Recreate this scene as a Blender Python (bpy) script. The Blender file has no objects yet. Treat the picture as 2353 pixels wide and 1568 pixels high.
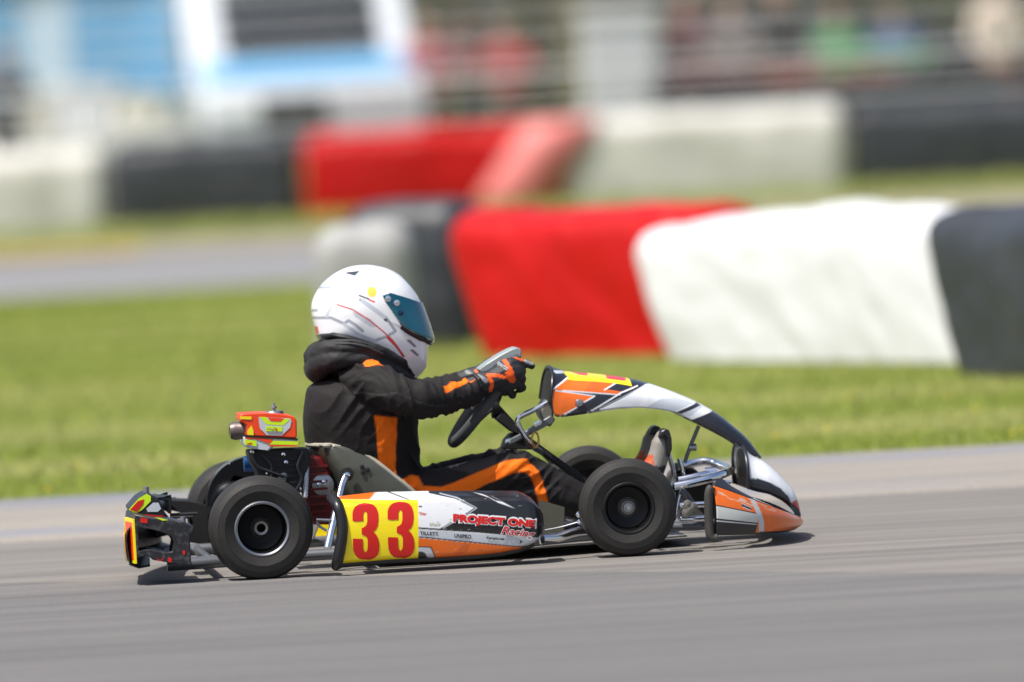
import bpy, bmesh, math, random
import numpy as np
from mathutils import Vector, Matrix, Quaternion, noise
from mathutils.geometry import tessellate_polygon
random.seed(7); np.random.seed(7)
sc = bpy.context.scene
COL = sc.collection
rad = math.radians

# ------------------------------------------------------------------ camera
VW, VH = 2353.0, 1568.0            # units in which the picture was measured
CAM_D, CAM_H, ROLL = 24.0, 1.45, rad(3.2)
FPX = 860.0 * CAM_D
PITCH = math.atan((784 - 63) / FPX)
cam_d = bpy.data.cameras.new('camera'); cam = bpy.data.objects.new('camera', cam_d); COL.objects.link(cam)
cam.matrix_world = Matrix.Translation((0, -CAM_D, CAM_H)) @ Matrix.Rotation(math.pi/2 - PITCH, 4, 'X') @ Matrix.Rotation(-ROLL, 4, 'Z')
cam_d.sensor_width = 36.0; cam_d.lens = 36.0 * FPX / VW
cam_d.clip_start = 0.5; cam_d.clip_end = 3000
cam_d.dof.use_dof = True; cam_d.dof.focus_distance = 24.25; cam_d.dof.aperture_fstop = 2.1
sc.camera = cam

# ------------------------------------------------------------------ sky, sun, exposure
SUN_FROM = Vector((-0.42, -0.30, 1.0)).normalized()
wd = bpy.data.worlds.new('World'); sc.world = wd; wd.use_nodes = True
nt = wd.node_tree; nt.nodes.clear()
o_ = nt.nodes.new('ShaderNodeOutputWorld'); b_ = nt.nodes.new('ShaderNodeBackground'); s_ = nt.nodes.new('ShaderNodeTexSky')
s_.sky_type = 'NISHITA'; s_.sun_disc = False
s_.sun_elevation = math.asin(SUN_FROM.z); s_.sun_rotation = math.atan2(SUN_FROM.x, SUN_FROM.y)
s_.air_density = 1.0; s_.dust_density = 3.0
b_.inputs['Strength'].default_value = 0.115
nt.links.new(s_.outputs[0], b_.inputs[0]); nt.links.new(b_.outputs[0], o_.inputs[0])
sd = bpy.data.lights.new('sun', 'SUN'); sun = bpy.data.objects.new('sun', sd); COL.objects.link(sun)
sd.energy = 4.8; sd.angle = rad(0.53); sd.color = (1.0, 0.955, 0.885)
sun.rotation_euler = (-SUN_FROM).to_track_quat('-Z', 'Y').to_euler(); sun.location = (0, 0, 30)
sc.view_settings.view_transform = 'Standard'; sc.view_settings.look = 'None'
sc.view_settings.exposure = 0.35; sc.view_settings.gamma = 1.0; sc.view_settings.use_curve_mapping = False
sc.render.engine = 'CYCLES'; sc.cycles.use_denoising = True; sc.cycles.max_bounces = 6

# ------------------------------------------------------------------ measuring helpers
CAM_R = np.array(cam.matrix_world.to_3x3()); CAM_C = np.array((0, -CAM_D, CAM_H))
def rotz(a): return np.array([[math.cos(a), -math.sin(a), 0], [math.sin(a), math.cos(a), 0], [0, 0, 1.0]])
def ray(px, py): return CAM_R @ np.array([(px - VW/2)/FPX, (VH/2 - py)/FPX, -1.0])
def ground(px, py, z=0.0):
    d = ray(px, py); return CAM_C + d * ((z - CAM_C[2]) / d[2])
def at(px, py, Y):
    d = ray(px, py); return CAM_C + d * ((Y - CAM_C[1]) / d[1])
KYAW = rad(5.5); KR = rotz(KYAW)
KLOC = ground(603, 1336) - KR @ np.array([0, -0.57, 0])       # kart origin: ground under the rear axle
def K(px, py, y):                                              # kart frame: x forward, y left, z up
    d = KR.T @ ray(px, py); c = KR.T @ (CAM_C - KLOC); return c + d * ((y - c[1]) / d[1])
def crop(nx, ny, wn, wp):                                      # measuring sheet -> metres in the kart frame
    k = wn / wp / 1.0625
    return lambda x, y, lat: K(nx/1.0625 + x*k, ny/1.0625 + y*k, lat)
V0 = lambda x, y, lat: K(x, y, lat)
C1 = crop(280, 960, 600, 1882); C2 = crop(680, 620, 650, 2038); C3 = crop(780, 1060, 700, 2353)
C4 = crop(1230, 840, 750, 2100); C5 = crop(1100, 820, 300, 1568); C6 = crop(1640, 1040, 360, 1882)
C7 = crop(1300, 870, 360, 2016); C8 = crop(560, 980, 300, 1680); C9 = crop(0, 1080, 700, 1873)
def xz(c, pts, lat):                                           # list of sheet points -> (x, z) outline
    return [(q[0], q[2]) for q in (c(x, y, lat) for x, y in pts)]

# ------------------------------------------------------------------ materials
def S(r, g, b, k=1.0):
    f = lambda v: ((v/255 + 0.055)/1.055)**2.4 if v > 10 else v/255/12.92
    return (f(r)*k, f(g)*k, f(b)*k)
MATS = {}
def mat(name, col=(.5, .5, .5), rough=.5, metal=0.0, var=.0, vscale=12, bump=0.0, bscale=60, attr=False, coat=0.0, spec=None, stretch=None, detail=4, dirt=None, trans=0.0, rvar=0.0):
    if name in MATS: return MATS[name]
    m = bpy.data.materials.new(name); m.use_nodes = True; t = m.node_tree; L = t.links
    p = t.nodes['Principled BSDF']; p.inputs['Roughness'].default_value = rough; p.inputs['Metallic'].default_value = metal
    if coat: p.inputs['Coat Weight'].default_value = coat; p.inputs['Coat Roughness'].default_value = .06
    if spec is not None: p.inputs['Specular IOR Level'].default_value = spec
    if trans: p.inputs['Transmission Weight'].default_value = trans
    tc = t.nodes.new('ShaderNodeTexCoord'); mp = t.nodes.new('ShaderNodeMapping'); L.new(tc.outputs['Object'], mp.inputs[0])
    if stretch: mp.inputs['Scale'].default_value = stretch
    src = None
    if attr:
        a = t.nodes.new('ShaderNodeAttribute'); a.attribute_name = 'col'; src = a.outputs['Color']
    else:
        c = t.nodes.new('ShaderNodeRGB'); c.outputs[0].default_value = (*col, 1); src = c.outputs[0]
    def nz(scale, det=detail):
        n = t.nodes.new('ShaderNodeTexNoise'); n.inputs['Scale'].default_value = scale; n.inputs['Detail'].default_value = det
        n.inputs['Roughness'].default_value = .6; L.new(mp.outputs[0], n.inputs['Vector']); return n
    if var:
        n = nz(vscale); r = t.nodes.new('ShaderNodeMapRange'); r.inputs['From Min'].default_value = .25; r.inputs['From Max'].default_value = .75
        r.inputs['To Min'].default_value = 1 - var; r.inputs['To Max'].default_value = 1 + var
        L.new(n.outputs['Fac'], r.inputs[0])
        mx = t.nodes.new('ShaderNodeVectorMath'); mx.operation = 'SCALE'; L.new(src, mx.inputs[0]); L.new(r.outputs[0], mx.inputs['Scale']); src = mx.outputs[0]
    if dirt:                                                    # (colour, amount 0-1, scale)
        n = nz(dirt[2], 6); r = t.nodes.new('ShaderNodeMapRange'); r.inputs['From Min'].default_value = .5; r.inputs['From Max'].default_value = .72
        r.inputs['To Max'].default_value = dirt[1]; L.new(n.outputs['Fac'], r.inputs[0])
        mx = t.nodes.new('ShaderNodeMix'); mx.data_type = 'RGBA'; L.new(r.outputs[0], mx.inputs['Factor']); L.new(src, mx.inputs['A']); mx.inputs['B'].default_value = (*dirt[0], 1); src = mx.outputs['Result']
    L.new(src, p.inputs['Base Color'])
    if rvar:
        n = nz(vscale*1.7); r = t.nodes.new('ShaderNodeMapRange'); r.inputs['To Min'].default_value = max(0, rough - rvar); r.inputs['To Max'].default_value = min(1, rough + rvar)
        L.new(n.outputs['Fac'], r.inputs[0]); L.new(r.outputs[0], p.inputs['Roughness'])
    if bump:
        n = nz(bscale, 5); b = t.nodes.new('ShaderNodeBump'); b.inputs['Strength'].default_value = 1; b.inputs['Distance'].default_value = bump
        L.new(n.outputs['Fac'], b.inputs['Height']); L.new(b.outputs[0], p.inputs['Normal'])
    MATS[name] = m; return m

# ------------------------------------------------------------------ mesh helpers
class MB:
    def __init__(s): s.v = []; s.f = []
    def add(s, V, F):
        o = len(s.v); s.v += [tuple(map(float, q)) for q in V]; s.f += [tuple(i + o for i in f) for f in F]; return s
    def box(s, c, size, R=None):
        x, y, z = (k/2 for k in size); V = [Vector((a*x, b*y, d*z)) for a in (-1, 1) for b in (-1, 1) for d in (-1, 1)]
        if R is not None: V = [R @ v for v in V]
        return s.add([v + Vector(c) for v in V], [(0, 1, 3, 2), (4, 6, 7, 5), (0, 4, 5, 1), (2, 3, 7, 6), (0, 2, 6, 4), (1, 5, 7, 3)])
    def bar(s, a, b, w, h):
        a, b = Vector(a), Vector(b); d = b - a; return s.box((a+b)/2, (d.length, w, h), d.to_track_quat('X', 'Z').to_matrix())
    def tube(s, pts, r, n=10, closed=False, caps=True):
        P = [Vector(p) for p in pts]; m = len(P); rr = r if hasattr(r, '__len__') else [r]*m
        T = []
        for i in range(m):
            a = P[(i-1) % m] if (closed or i > 0) else P[i]; b = P[(i+1) % m] if (closed or i < m-1) else P[i]; T.append((b-a).normalized())
        u = T[0].orthogonal().normalized(); V = []
        for i in range(m):
            u = (u - T[i]*u.dot(T[i])).normalized(); w = T[i].cross(u)
            V += [P[i] + (u*math.cos(k*2*math.pi/n) + w*math.sin(k*2*math.pi/n))*rr[i] for k in range(n)]
        F = []
        for i in range(m if closed else m-1):
            j = (i+1) % m
            F += [(i*n+k, i*n+(k+1) % n, j*n+(k+1) % n, j*n+k) for k in range(n)]
        if caps and not closed: F += [tuple(range(n))[::-1], tuple((m-1)*n+k for k in range(n))]
        return s.add(V, F)
    def capsule(s, pts, rr, n=14):
        P = [Vector(p) for p in pts]; d0 = (P[0]-P[1]).normalized(); d1 = (P[-1]-P[-2]).normalized(); A = []; R = []
        for t in (1, .92, .7, .38): A.append(P[0] + d0*rr[0]*t); R.append(max(rr[0]*math.sqrt(max(0, 1-t*t)), rr[0]*.06))
        A += P; R += list(rr)
        for t in (.38, .7, .92, 1): A.append(P[-1] + d1*rr[-1]*t); R.append(max(rr[-1]*math.sqrt(max(0, 1-t*t)), rr[-1]*.06))
        return s.tube(A, R, n)
    def lathe(s, prof, c=(0, 0, 0), axis='Y', n=48, closed=False):
        V = []; m = len(prof)
        for r, a in prof:
            for k in range(n):
                t = k*2*math.pi/n; p = {'Y': (r*math.cos(t), a, r*math.sin(t)), 'Z': (r*math.cos(t), r*math.sin(t), a), 'X': (a, r*math.cos(t), r*math.sin(t))}[axis]
                V.append((p[0]+c[0], p[1]+c[1], p[2]+c[2]))
        F = [(i*n+k, i*n+(k+1) % n, ((i+1) % m)*n+(k+1) % n, ((i+1) % m)*n+k) for i in range(m if closed else m-1) for k in range(n)]
        return s.add(V, F)
    def plate(s, poly, y0, y1, holes=(), plane='xz'):
        loops = [list(poly)] + [list(h) for h in holes]
        put = (lambda p, y: (p[0], y, p[1])) if plane == 'xz' else ((lambda p, y: (p[0], p[1], y)) if plane == 'xy' else (lambda p, y: (y, p[0], p[1])))
        flat = [p for l in loops for p in l]; N = len(flat)
        tri = tessellate_polygon([[Vector((p[0], p[1], 0)) for p in l] for l in loops])
        V = [put(p, y0) for p in flat] + [put(p, y1) for p in flat]
        F = [tuple(t) for t in tri] + [tuple(N+i for i in t[::-1]) for t in tri]; o = 0
        for l in loops:
            m = len(l); F += [(o+i, o+(i+1) % m, N+o+(i+1) % m, N+o+i) for i in range(m)]; o += m
        return s.add(V, F)
    def grid(s, G):                                             # G[i][j] -> point
        m = len(G); n = len(G[0]); return s.add([p for row in G for p in row], [(i*n+j, i*n+j+1, (i+1)*n+j+1, (i+1)*n+j) for i in range(m-1) for j in range(n-1)])
    def build(s, name, material, parent=None, **kw): return obj(name, s.v, s.f, material, parent, **kw)

def obj(name, V, F, material, parent=None, smooth=True, angle=38, bevel=0.0, solid=0.0, col=None, flip=True, kind=None, label=None):
    me = bpy.data.meshes.new(name); me.from_pydata(V, [], F)
    if flip:
        bm = bmesh.new(); bm.from_mesh(me); bmesh.ops.recalc_face_normals(bm, faces=bm.faces); bm.to_mesh(me); bm.free()
    me.update()
    if smooth:
        me.polygons.foreach_set('use_smooth', [True]*len(me.polygons)); me.set_sharp_from_angle(angle=rad(angle))
    mats = material if isinstance(material, (list, tuple)) else [material]
    for m in mats: me.materials.append(m)
    if col is not None:                                         # per-vertex print colour
        a = me.color_attributes.new('col', 'FLOAT_COLOR', 'POINT'); arr = np.ones((len(me.vertices), 4)); arr[:, :3] = col; a.data.foreach_set('color', arr.ravel())
    o = bpy.data.objects.new(name, me); COL.objects.link(o)
    if bevel:
        b = o.modifiers.new('bevel', 'BEVEL'); b.width = bevel; b.segments = 2; b.limit_method = 'ANGLE'; b.angle_limit = rad(40)
    if solid:
        b = o.modifiers.new('solid', 'SOLIDIFY'); b.thickness = solid; b.offset = 0
    if parent is not None: o.parent = parent
    if kind: o['kind'] = kind
    if label: o['label'] = label
    return o
def empty(name, parent=None, loc=(0, 0, 0), rz=0.0):
    o = bpy.data.objects.new(name, None); COL.objects.link(o); o.location = loc; o.rotation_euler = (0, 0, rz); o.empty_display_size = .1
    if parent is not None: o.parent = parent
    return o
def tag(o, label, cat, group=None):
    o['label'] = label; o['category'] = cat
    if group: o['group'] = group
    return o
def bake(o):                                                    # apply modifiers
    dg = bpy.context.evaluated_depsgraph_get(); me = bpy.data.meshes.new_from_object(o.evaluated_get(dg)); o.modifiers.clear(); old = o.data; o.data = me
    bpy.data.meshes.remove(old); return o
def fuse(name, mb, voxel, material, parent=None, smooth=6):     # overlapping volumes -> one continuous skin
    o = obj(name, mb.v, mb.f, material, parent, smooth=False)
    r = o.modifiers.new('r', 'REMESH'); r.mode = 'VOXEL'; r.voxel_size = voxel
    s = o.modifiers.new('s', 'SMOOTH'); s.iterations = smooth; s.factor = .5
    bake(o); o.data.name = name; o.data.polygons.foreach_set('use_smooth', [True]*len(o.data.polygons)); return o
def verts(o): a = np.empty(len(o.data.vertices)*3); o.data.vertices.foreach_get('co', a); return a.reshape(-1, 3)
def norms(o): a = np.empty(len(o.data.vertices)*3); o.data.vertex_normals.foreach_get('vector', a); return a.reshape(-1, 3)
def setcol(o, col):
    me = o.data; a = me.color_attributes.get('col') or me.color_attributes.new('col', 'FLOAT_COLOR', 'POINT')
    arr = np.ones((len(me.vertices), 4)); arr[:, :3] = col; a.data.foreach_set('color', arr.ravel())
def inside(P, poly):                                            # vectorised point in polygon
    x, y = P[:, 0], P[:, 1]; r = np.zeros(len(P), bool); j = len(poly)-1
    for i in range(len(poly)):
        xi, yi = poly[i]; xj, yj = poly[j]
        if yi != yj: r ^= ((yi > y) != (yj > y)) & (x < (xj-xi)*(y-yi)/(yj-yi)+xi)
        j = i
    return r
def near_line(P, pts, w):
    r = np.zeros(len(P), bool)
    for a, b in zip(pts[:-1], pts[1:]):
        a = np.array(a); b = np.array(b); d = b-a; t = np.clip(((P-a)@d)/max(d@d, 1e-9), 0, 1); r |= np.hypot(*(P-(a+t[:, None]*d)).T) < w
    return r
def seg_dist(P, pts, closed=False):
    d_ = np.full(len(P), 9.0); Q = list(pts)+([pts[0]] if closed else [])
    for a, b in zip(Q[:-1], Q[1:]):
        a = np.array(a); b = np.array(b); d = b-a; t = np.clip(((P-a)@d)/max(d@d, 1e-9), 0, 1); d_ = np.minimum(d_, np.hypot(*(P-(a+t[:, None]*d)).T))
    return d_
def blend(col, alpha, c): col[:] = col*(1-alpha[:, None])+np.array(c)*alpha[:, None]
def fill_alpha(P, poly, soft):
    sd = seg_dist(P, poly, True); return np.clip(.5+np.where(inside(P, poly), sd, -sd)/soft, 0, 1)
def line_alpha(P, pts, w, soft): return np.clip(.5+(w-seg_dist(P, pts))/soft, 0, 1)
def spline(pts, n=8, closed=False):
    P = [np.array(p, float) for p in pts]; m = len(P); out = []
    for i in range(m if closed else m-1):
        g = lambda k: P[k % m] if closed else P[min(max(k, 0), m-1)]
        p0, p1, p2, p3 = g(i-1), g(i), g(i+1), g(i+2)
        for k in range(n):
            t = k/n; out.append(.5*((2*p1)+(-p0+p2)*t+(2*p0-5*p1+4*p2-p3)*t*t+(-p0+3*p1-3*p2+p3)*t**3))
    if not closed: out.append(P[-1])
    return out
def interp(x, xs, ys): return np.interp(x, xs, ys)
def text_mesh(s, bold=0.0, shear=0.0, fine=0):                  # lettering as flat geometry in a unit box
    c = bpy.data.curves.new('t', 'FONT'); c.body = s; c.size = 1; c.offset = bold; c.shear = shear; c.resolution_u = 4; c.fill_mode = 'FRONT'
    o = bpy.data.objects.new('t', c); COL.objects.link(o); dg = bpy.context.evaluated_depsgraph_get(); me = bpy.data.meshes.new_from_object(o.evaluated_get(dg))
    V = np.array([v.co[:2] for v in me.vertices]); F = [tuple(p.vertices) for p in me.polygons]
    bpy.data.objects.remove(o); bpy.data.curves.remove(c); bpy.data.meshes.remove(me); return V, F
def fit(V, ref=None):
    ref = V if ref is None else ref; lo, hi = ref.min(0), ref.max(0); return (V-lo)/(hi-lo)
def bil(V, quad):                                               # unit box -> quad (bl, br, tr, tl)
    q = [np.array(k, float) for k in quad]; u, v = V[:, :1], V[:, 1:]
    return q[0]*(1-u)*(1-v)+q[1]*u*(1-v)+q[2]*u*v+q[3]*(1-u)*v

# ================================================================== SETTING
def sheet(name, x0, x1, y0, y1, z, m, kind='structure', nx=1):
    mb = MB(); mb.grid([[(x0+(x1-x0)*i/nx, y0, z), (x0+(x1-x0)*i/nx, y1, z)] for i in range(nx+1)]); o = mb.build(name, m, smooth=False); o['kind'] = kind
    for p in o.data.polygons:
        if p.normal.z < 0: p.flip()
    return o
def ground_mat(name, base, alt, scale, stretch, dark, fine=400, bumpd=.002, speck=.35, streak=0.0):
    m = bpy.data.materials.new(name); m.use_nodes = True; t = m.node_tree; L = t.links; p = t.nodes['Principled BSDF']; p.inputs['Roughness'].default_value = .92; p.inputs['Specular IOR Level'].default_value = .25
    tc = t.nodes.new('ShaderNodeTexCoord')
    def nz(sc_, st, det=5):
        mp = t.nodes.new('ShaderNodeMapping'); mp.inputs['Scale'].default_value = st; L.new(tc.outputs['Object'], mp.inputs[0])
        n = t.nodes.new('ShaderNodeTexNoise'); n.inputs['Scale'].default_value = sc_; n.inputs['Detail'].default_value = det; n.inputs['Roughness'].default_value = .62; L.new(mp.outputs[0], n.inputs['Vector']); return n.outputs['Fac']
    def rng(s, a, b, c=0, d=1):
        r = t.nodes.new('ShaderNodeMapRange'); r.inputs['From Min'].default_value = a; r.inputs['From Max'].default_value = b; r.inputs['To Min'].default_value = c; r.inputs['To Max'].default_value = d; L.new(s, r.inputs[0]); return r.outputs[0]
    def mix(f, a, b, mode='MIX'):
        x = t.nodes.new('ShaderNodeMix'); x.data_type = 'RGBA'; x.blend_type = mode
        for k, v in (('Factor', f), ('A', a), ('B', b)):
            if isinstance(v, tuple): x.inputs[k].default_value = (*v, 1)
            elif isinstance(v, float): x.inputs[k].default_value = v
            else: L.new(v, x.inputs[k])
        return x.outputs['Result']
    c = mix(rng(nz(scale, stretch), .3, .7), base, alt)
    c = mix(rng(nz(scale*.8, (stretch[0]*.5, stretch[1]*3, 1)), .55, .8, 0, .55), c, dark)
    if streak: c = mix(rng(nz(1.0, (.22, 7, 1), 3), .42, .75, 0, streak), c, dark); c = mix(rng(nz(1.0, (.30, 9, 1), 3), .55, .8, 0, streak*.9), c, tuple(min(1, k*1.18) for k in base)); c = mix(rng(nz(95, (1, 1, 1), 3), .52, .75, 0, .45), c, tuple(k*.62 for k in base))
    sp = nz(fine, (1, 1, 1), 2)
    v = t.nodes.new('ShaderNodeVectorMath'); v.operation = 'SCALE'; L.new(c, v.inputs[0]); L.new(rng(sp, .3, .7, 1-speck, 1+speck), v.inputs['Scale'])
    L.new(v.outputs[0], p.inputs['Base Color'])
    b = t.nodes.new('ShaderNodeBump'); b.inputs['Distance'].default_value = bumpd; b.inputs['Strength'].default_value = .8; L.new(sp, b.inputs['Height']); L.new(b.outputs[0], p.inputs['Normal'])
    return m, t, mix, nz, rng, p
asph, *_ = ground_mat('asphalt_worn', S(162, 156, 150, .62), S(142, 138, 134, .62), 1.1, (.12, 1.5, 1), S(104, 102, 101, .6), fine=330, streak=.6)
asph2, *_ = ground_mat('asphalt_racing_line', S(148, 145, 143, .61), S(126, 124, 124, .58), .9, (.10, 1.5, 1), S(90, 90, 93, .58), fine=330, streak=.6)
asph3, *_ = ground_mat('asphalt_far', S(160, 159, 160, .62), S(150, 150, 152, .6), .6, (.2, 1, 1), S(125, 125, 128, .6), fine=60)
earth, *_ = ground_mat('grass_soil', S(146, 151, 88, .66), S(128, 143, 66, .62), .5, (.1, 1.4, 1), S(100, 122, 46, .53), fine=38, bumpd=.006, speck=.2)
conc, t, mix, nz, rng, p = ground_mat('concrete_kerb', S(178, 170, 160, .68), S(160, 154, 148, .66), 1.3, (.25, 2, 1), S(130, 128, 126, .6), fine=220, streak=.4)
src = p.inputs['Base Color'].links[0].from_socket                  # worn blue paint that survives in patches along the edges of the kerb
sep = t.nodes.new('ShaderNodeSeparateXYZ'); tc = t.nodes.new('ShaderNodeTexCoord'); t.links.new(tc.outputs['Object'], sep.inputs[0])
def edge(lo, hi):
    a = rng(sep.outputs['Y'], lo, lo+.12); b = rng(sep.outputs['Y'], hi, hi-.12); m_ = t.nodes.new('ShaderNodeMath'); m_.operation = 'MULTIPLY'; t.links.new(a, m_.inputs[0]); t.links.new(b, m_.inputs[1]); return m_.outputs[0]
ad = t.nodes.new('ShaderNodeMath'); ad.operation = 'ADD'; t.links.new(edge(3.95, 4.85), ad.inputs[0]); t.links.new(edge(2.74, 3.1), ad.inputs[1])
mu = t.nodes.new('ShaderNodeMath'); mu.operation = 'MULTIPLY'; t.links.new(ad.outputs[0], mu.inputs[0]); t.links.new(rng(nz(1.2, (.8, 2.2, 1)), .42, .62, 0, .55), mu.inputs[1])
t.links.new(mix(mu.outputs[0], src, S(132, 148, 178, .62)), p.inputs['Base Color'])
yel, *_ = ground_mat('yellow_kerb_paint', S(212, 172, 36, .74), S(192, 162, 76, .7), .9, (.4, 2, 1), S(150, 138, 110, .65), fine=120)
sheet('grass_field', -500, 500, -60, 900, -.012, earth)
sheet('track', -200, 200, -40, 2.72, 0, asph)
mb = MB()
ln = [(-30, .95), (-6, .85), (-1.44, .62), (0, -.20), (.6, -.72), (1.25, -1.42), (2.0, -2.0), (6, -3.4), (30, -8)]
mb.add([(x, y, .004) for x, y in ln]+[(x, -38, .004) for x, y in ln], [(i, i+1, len(ln)+i+1, len(ln)+i) for i in range(len(ln)-1)])
o = mb.build('racing_line_asphalt', asph2, smooth=False); o['kind'] = 'structure'
for p_ in o.data.polygons:
    if p_.normal.z < 0: p_.flip()
def kerb(name, prof, m, x0=-120, x1=120):
    mb = MB(); mb.grid([[(x, y, z) for y, z in prof] for x in np.linspace(x0, x1, 60)]); o = mb.build(name, m, angle=60); o['kind'] = 'structure'
    if sum(p.normal.z for p in o.data.polygons) < 0:
        for p in o.data.polygons: p.flip()
    return o
kerb('track_kerb', [(2.72, -.02), (2.74, .004), (3.1, .022), (3.9, .034), (4.78, .026), (4.86, -.03)], conc)
sheet('far_track', -200, 200, 29.6, 39.0, -.004, asph3)
conc2, *_ = ground_mat('concrete_far_kerb', S(172, 160, 142, .66), S(156, 148, 132, .64), .8, (.3, 1.5, 1), S(130, 124, 112, .6), fine=50)
kerb('far_kerb', [(39.0, -.02), (39.02, .02), (39.8, .03), (42.1, .03), (42.2, -.03)], conc2)
sheet('yellow_kerb_marking', -12, -2.6, 39.3, 40.7, .036, yel)

# grass blades and dandelions
def blades(name, n, xr, yr, hmin, hmax, w, mats, seed):
    r = np.random.RandomState(seed); y = yr[0]+(yr[1]-yr[0])*r.rand(n)**1.35; half = (y+24)*.0605; x = (r.rand(n)*2-1)*(half+3.0)
    h = (hmin+(hmax-hmin)*r.rand(n))*(1+(y-yr[0])*.012); a = r.rand(n)*math.pi; lx = r.randn(n)*.45*h; ly = r.randn(n)*.45*h; ww = w*(1+(y-yr[0])*.03)
    dx, dy = np.cos(a)*ww, np.sin(a)*ww; z0 = np.full(n, -.014)
    V = np.stack([np.stack([x-dx, y-dy, z0], 1), np.stack([x+dx, y+dy, z0], 1), np.stack([x+lx, y+ly, h], 1)], 1).reshape(-1, 3)
    me = bpy.data.meshes.new(name); me.vertices.add(3*n); me.vertices.foreach_set('co', V.ravel()); me.loops.add(3*n); me.loops.foreach_set('vertex_index', np.arange(3*n)); me.polygons.add(n)
    me.polygons.foreach_set('loop_start', np.arange(n)*3)
    for m in mats: me.materials.append(m)
    pn = np.array([noise.noise(Vector((a_*.10, b_*.75, 0))) for a_, b_ in zip(x[::1], y[::1])]) if n < 400000 else r.randn(n)
    idx = np.clip(((pn*1.3+.5+r.randn(n)*.22)*len(mats)).astype(int), 0, len(mats)-1); me.polygons.foreach_set('material_index', idx)
    me.update(calc_edges=True); o = bpy.data.objects.new(name, me); COL.objects.link(o); o['kind'] = 'stuff'; return o
gm = [mat('grass_%d' % i, c, .75, spec=.15) for i, c in enumerate([S(138, 152, 66, .95), S(150, 161, 78, .95), S(162, 167, 92, .95), S(174, 174, 108, .95)])]
g = blades('grass_blades', 250000, 0, (4.84, 29.5), .006, .020, .0035, gm, 1); tag(g, 'mown green grass between the two stretches of track', 'grass')
g = blades('grass_blades', 14000, 0, (42.25, 60), .03, .06, .012, gm, 2); tag(g, 'strip of grass below the far row of barriers', 'grass')
mb = MB(); r = random.Random(5); 
for i in range(34):
    y = 5.2+(28-5.2)*r.random()**1.6; x = (r.random()*2-1)*(y+24)*.058; z = .03+r.random()*.015; s = .0085
    mb.add([(x+s*math.cos(k*1.047), y+s*math.sin(k*1.047), z) for k in range(6)]+[(x, y, z+.008), (x, y, z-.006)], [(k, (k+1) % 6, 6) for k in range(6)]+[((k+1) % 6, k, 7) for k in range(6)])
o = mb.build('dandelions', mat('dandelion_yellow', S(225, 195, 20, .8), .8), smooth=False, kind='stuff'); tag(o, 'yellow dandelions dotted through the mown grass', 'flowers')

# ================================================================== BARRIERS
def barrier(label, a, b, h, w, m, group, seed, hprof=None, lean=0.0):
    a, b = np.array(a, float), np.array(b, float); d = b-a; Ln = np.hypot(*d); d = d/Ln; nrm = np.array((d[1], -d[0])); a = a-nrm*w/2; b = b-nrm*w/2     # a-b is the foot of the front face
    nu, nv = 56, 44; G = []; off = Vector((seed*3.1, seed*1.7, 0))
    prof = []
    for j in range(nv+1):                                        # rounded cross-section, front skirt over the crown to the back skirt
        t = j/nv*2-1; q = abs(t); prof.append((t, q))
    rows = []
    for i in range(nu+1):
        u = i/nu; e = min(u, 1-u)*Ln; endr = min(1, e/.13); er = math.sqrt(max(0, 1-(1-endr)**2)) if endr < 1 else 1
        hh = h*(hprof(u) if hprof else 1.0)*(.80+.20*er); wd_ = w*(.62+.38*er); row = []
        for t, q in prof:
            sg = 1 if t > 0 else -1
            if q > .40: zr = (1-q)/.60*.80; wr = 1.0+.05*math.sin(zr*3.6)
            else: th = (1-q/.40)*math.pi/2; zr = .80+.20*math.sin(th); wr = max(0.0, math.cos(th))**.75
            c = a+d*(u*Ln); ww = wd_/2*wr*sg
            p = Vector((c[0]-nrm[0]*ww*-1, c[1]-nrm[1]*ww*-1, zr*hh))
            k = noise.fractal(Vector((u*Ln*2.2, zr*2.0+sg*3, 0))+off, 1.0, 2.0, 4); k2 = noise.noise(Vector((u*Ln*5.0+zr*1.5, zr*1.1+sg*7, 4))+off)
            fold = (k*.014+abs(k2)*.012)*er; p.x += nrm[0]*sg*fold; p.y += nrm[1]*sg*fold; p.z += (k*.022)*(zr > .5)
            p.x += d[0]*lean*(zr-.5)*h; p.y += d[1]*lean*(zr-.5)*h
            row.append(p)
        rows.append(row)
    mb = MB(); mb.grid(rows); n1 = nv+1
    mb.f.append(tuple(range(n1))); mb.f.append(tuple(nu*n1+k for k in range(n1))[::-1])
    o = mb.build('tyre_wall_barrier', m, angle=80); tag(o, label, 'barrier', group)
    return o
bw = mat('barrier_white', S(228, 229, 231, .84), .55, var=.03, vscale=1.5, dirt=(S(172, 168, 158, .75), .18, 1.1), bump=.002, bscale=5)
bc = mat('barrier_cream', S(212, 210, 202, .85), .6, var=.10, vscale=2, dirt=(S(130, 126, 112, .7), .45, 1.4), bump=.006, bscale=7)
br = mat('barrier_red', S(186, 8, 5, .92), .45, var=.10, vscale=2.5, spec=.3, dirt=(S(190, 60, 58, .8), .12, 1.2), bump=.002, bscale=5)
bk = mat('barrier_black', S(66, 70, 76, .55), .5, var=.15, vscale=2.5, dirt=(S(110, 112, 112, .5), .25, 2.5), bump=.006, bscale=8)
pk = mat('barrier_pink_sheen', S(226, 128, 124, .85), .5, var=.10, vscale=4)
gn = 'near wrapped barriers on the grass'; gf = 'far wrapped barriers beyond the second track'
def gp(px, py): q = ground(px, py); return (q[0], q[1])
W_ = .50
def shift(p, dx=0, dy=0): return (p[0]+dx, p[1]+dy)
barrier('small pale grey-white wrapped barrier half hidden behind the driver\'s white helmet', (-.88, 16.9), (-.42, 16.9), .60, .42, mat('barrier_grey', S(196, 196, 194, .58), .6, var=.1, vscale=4), gn, 1)
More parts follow.
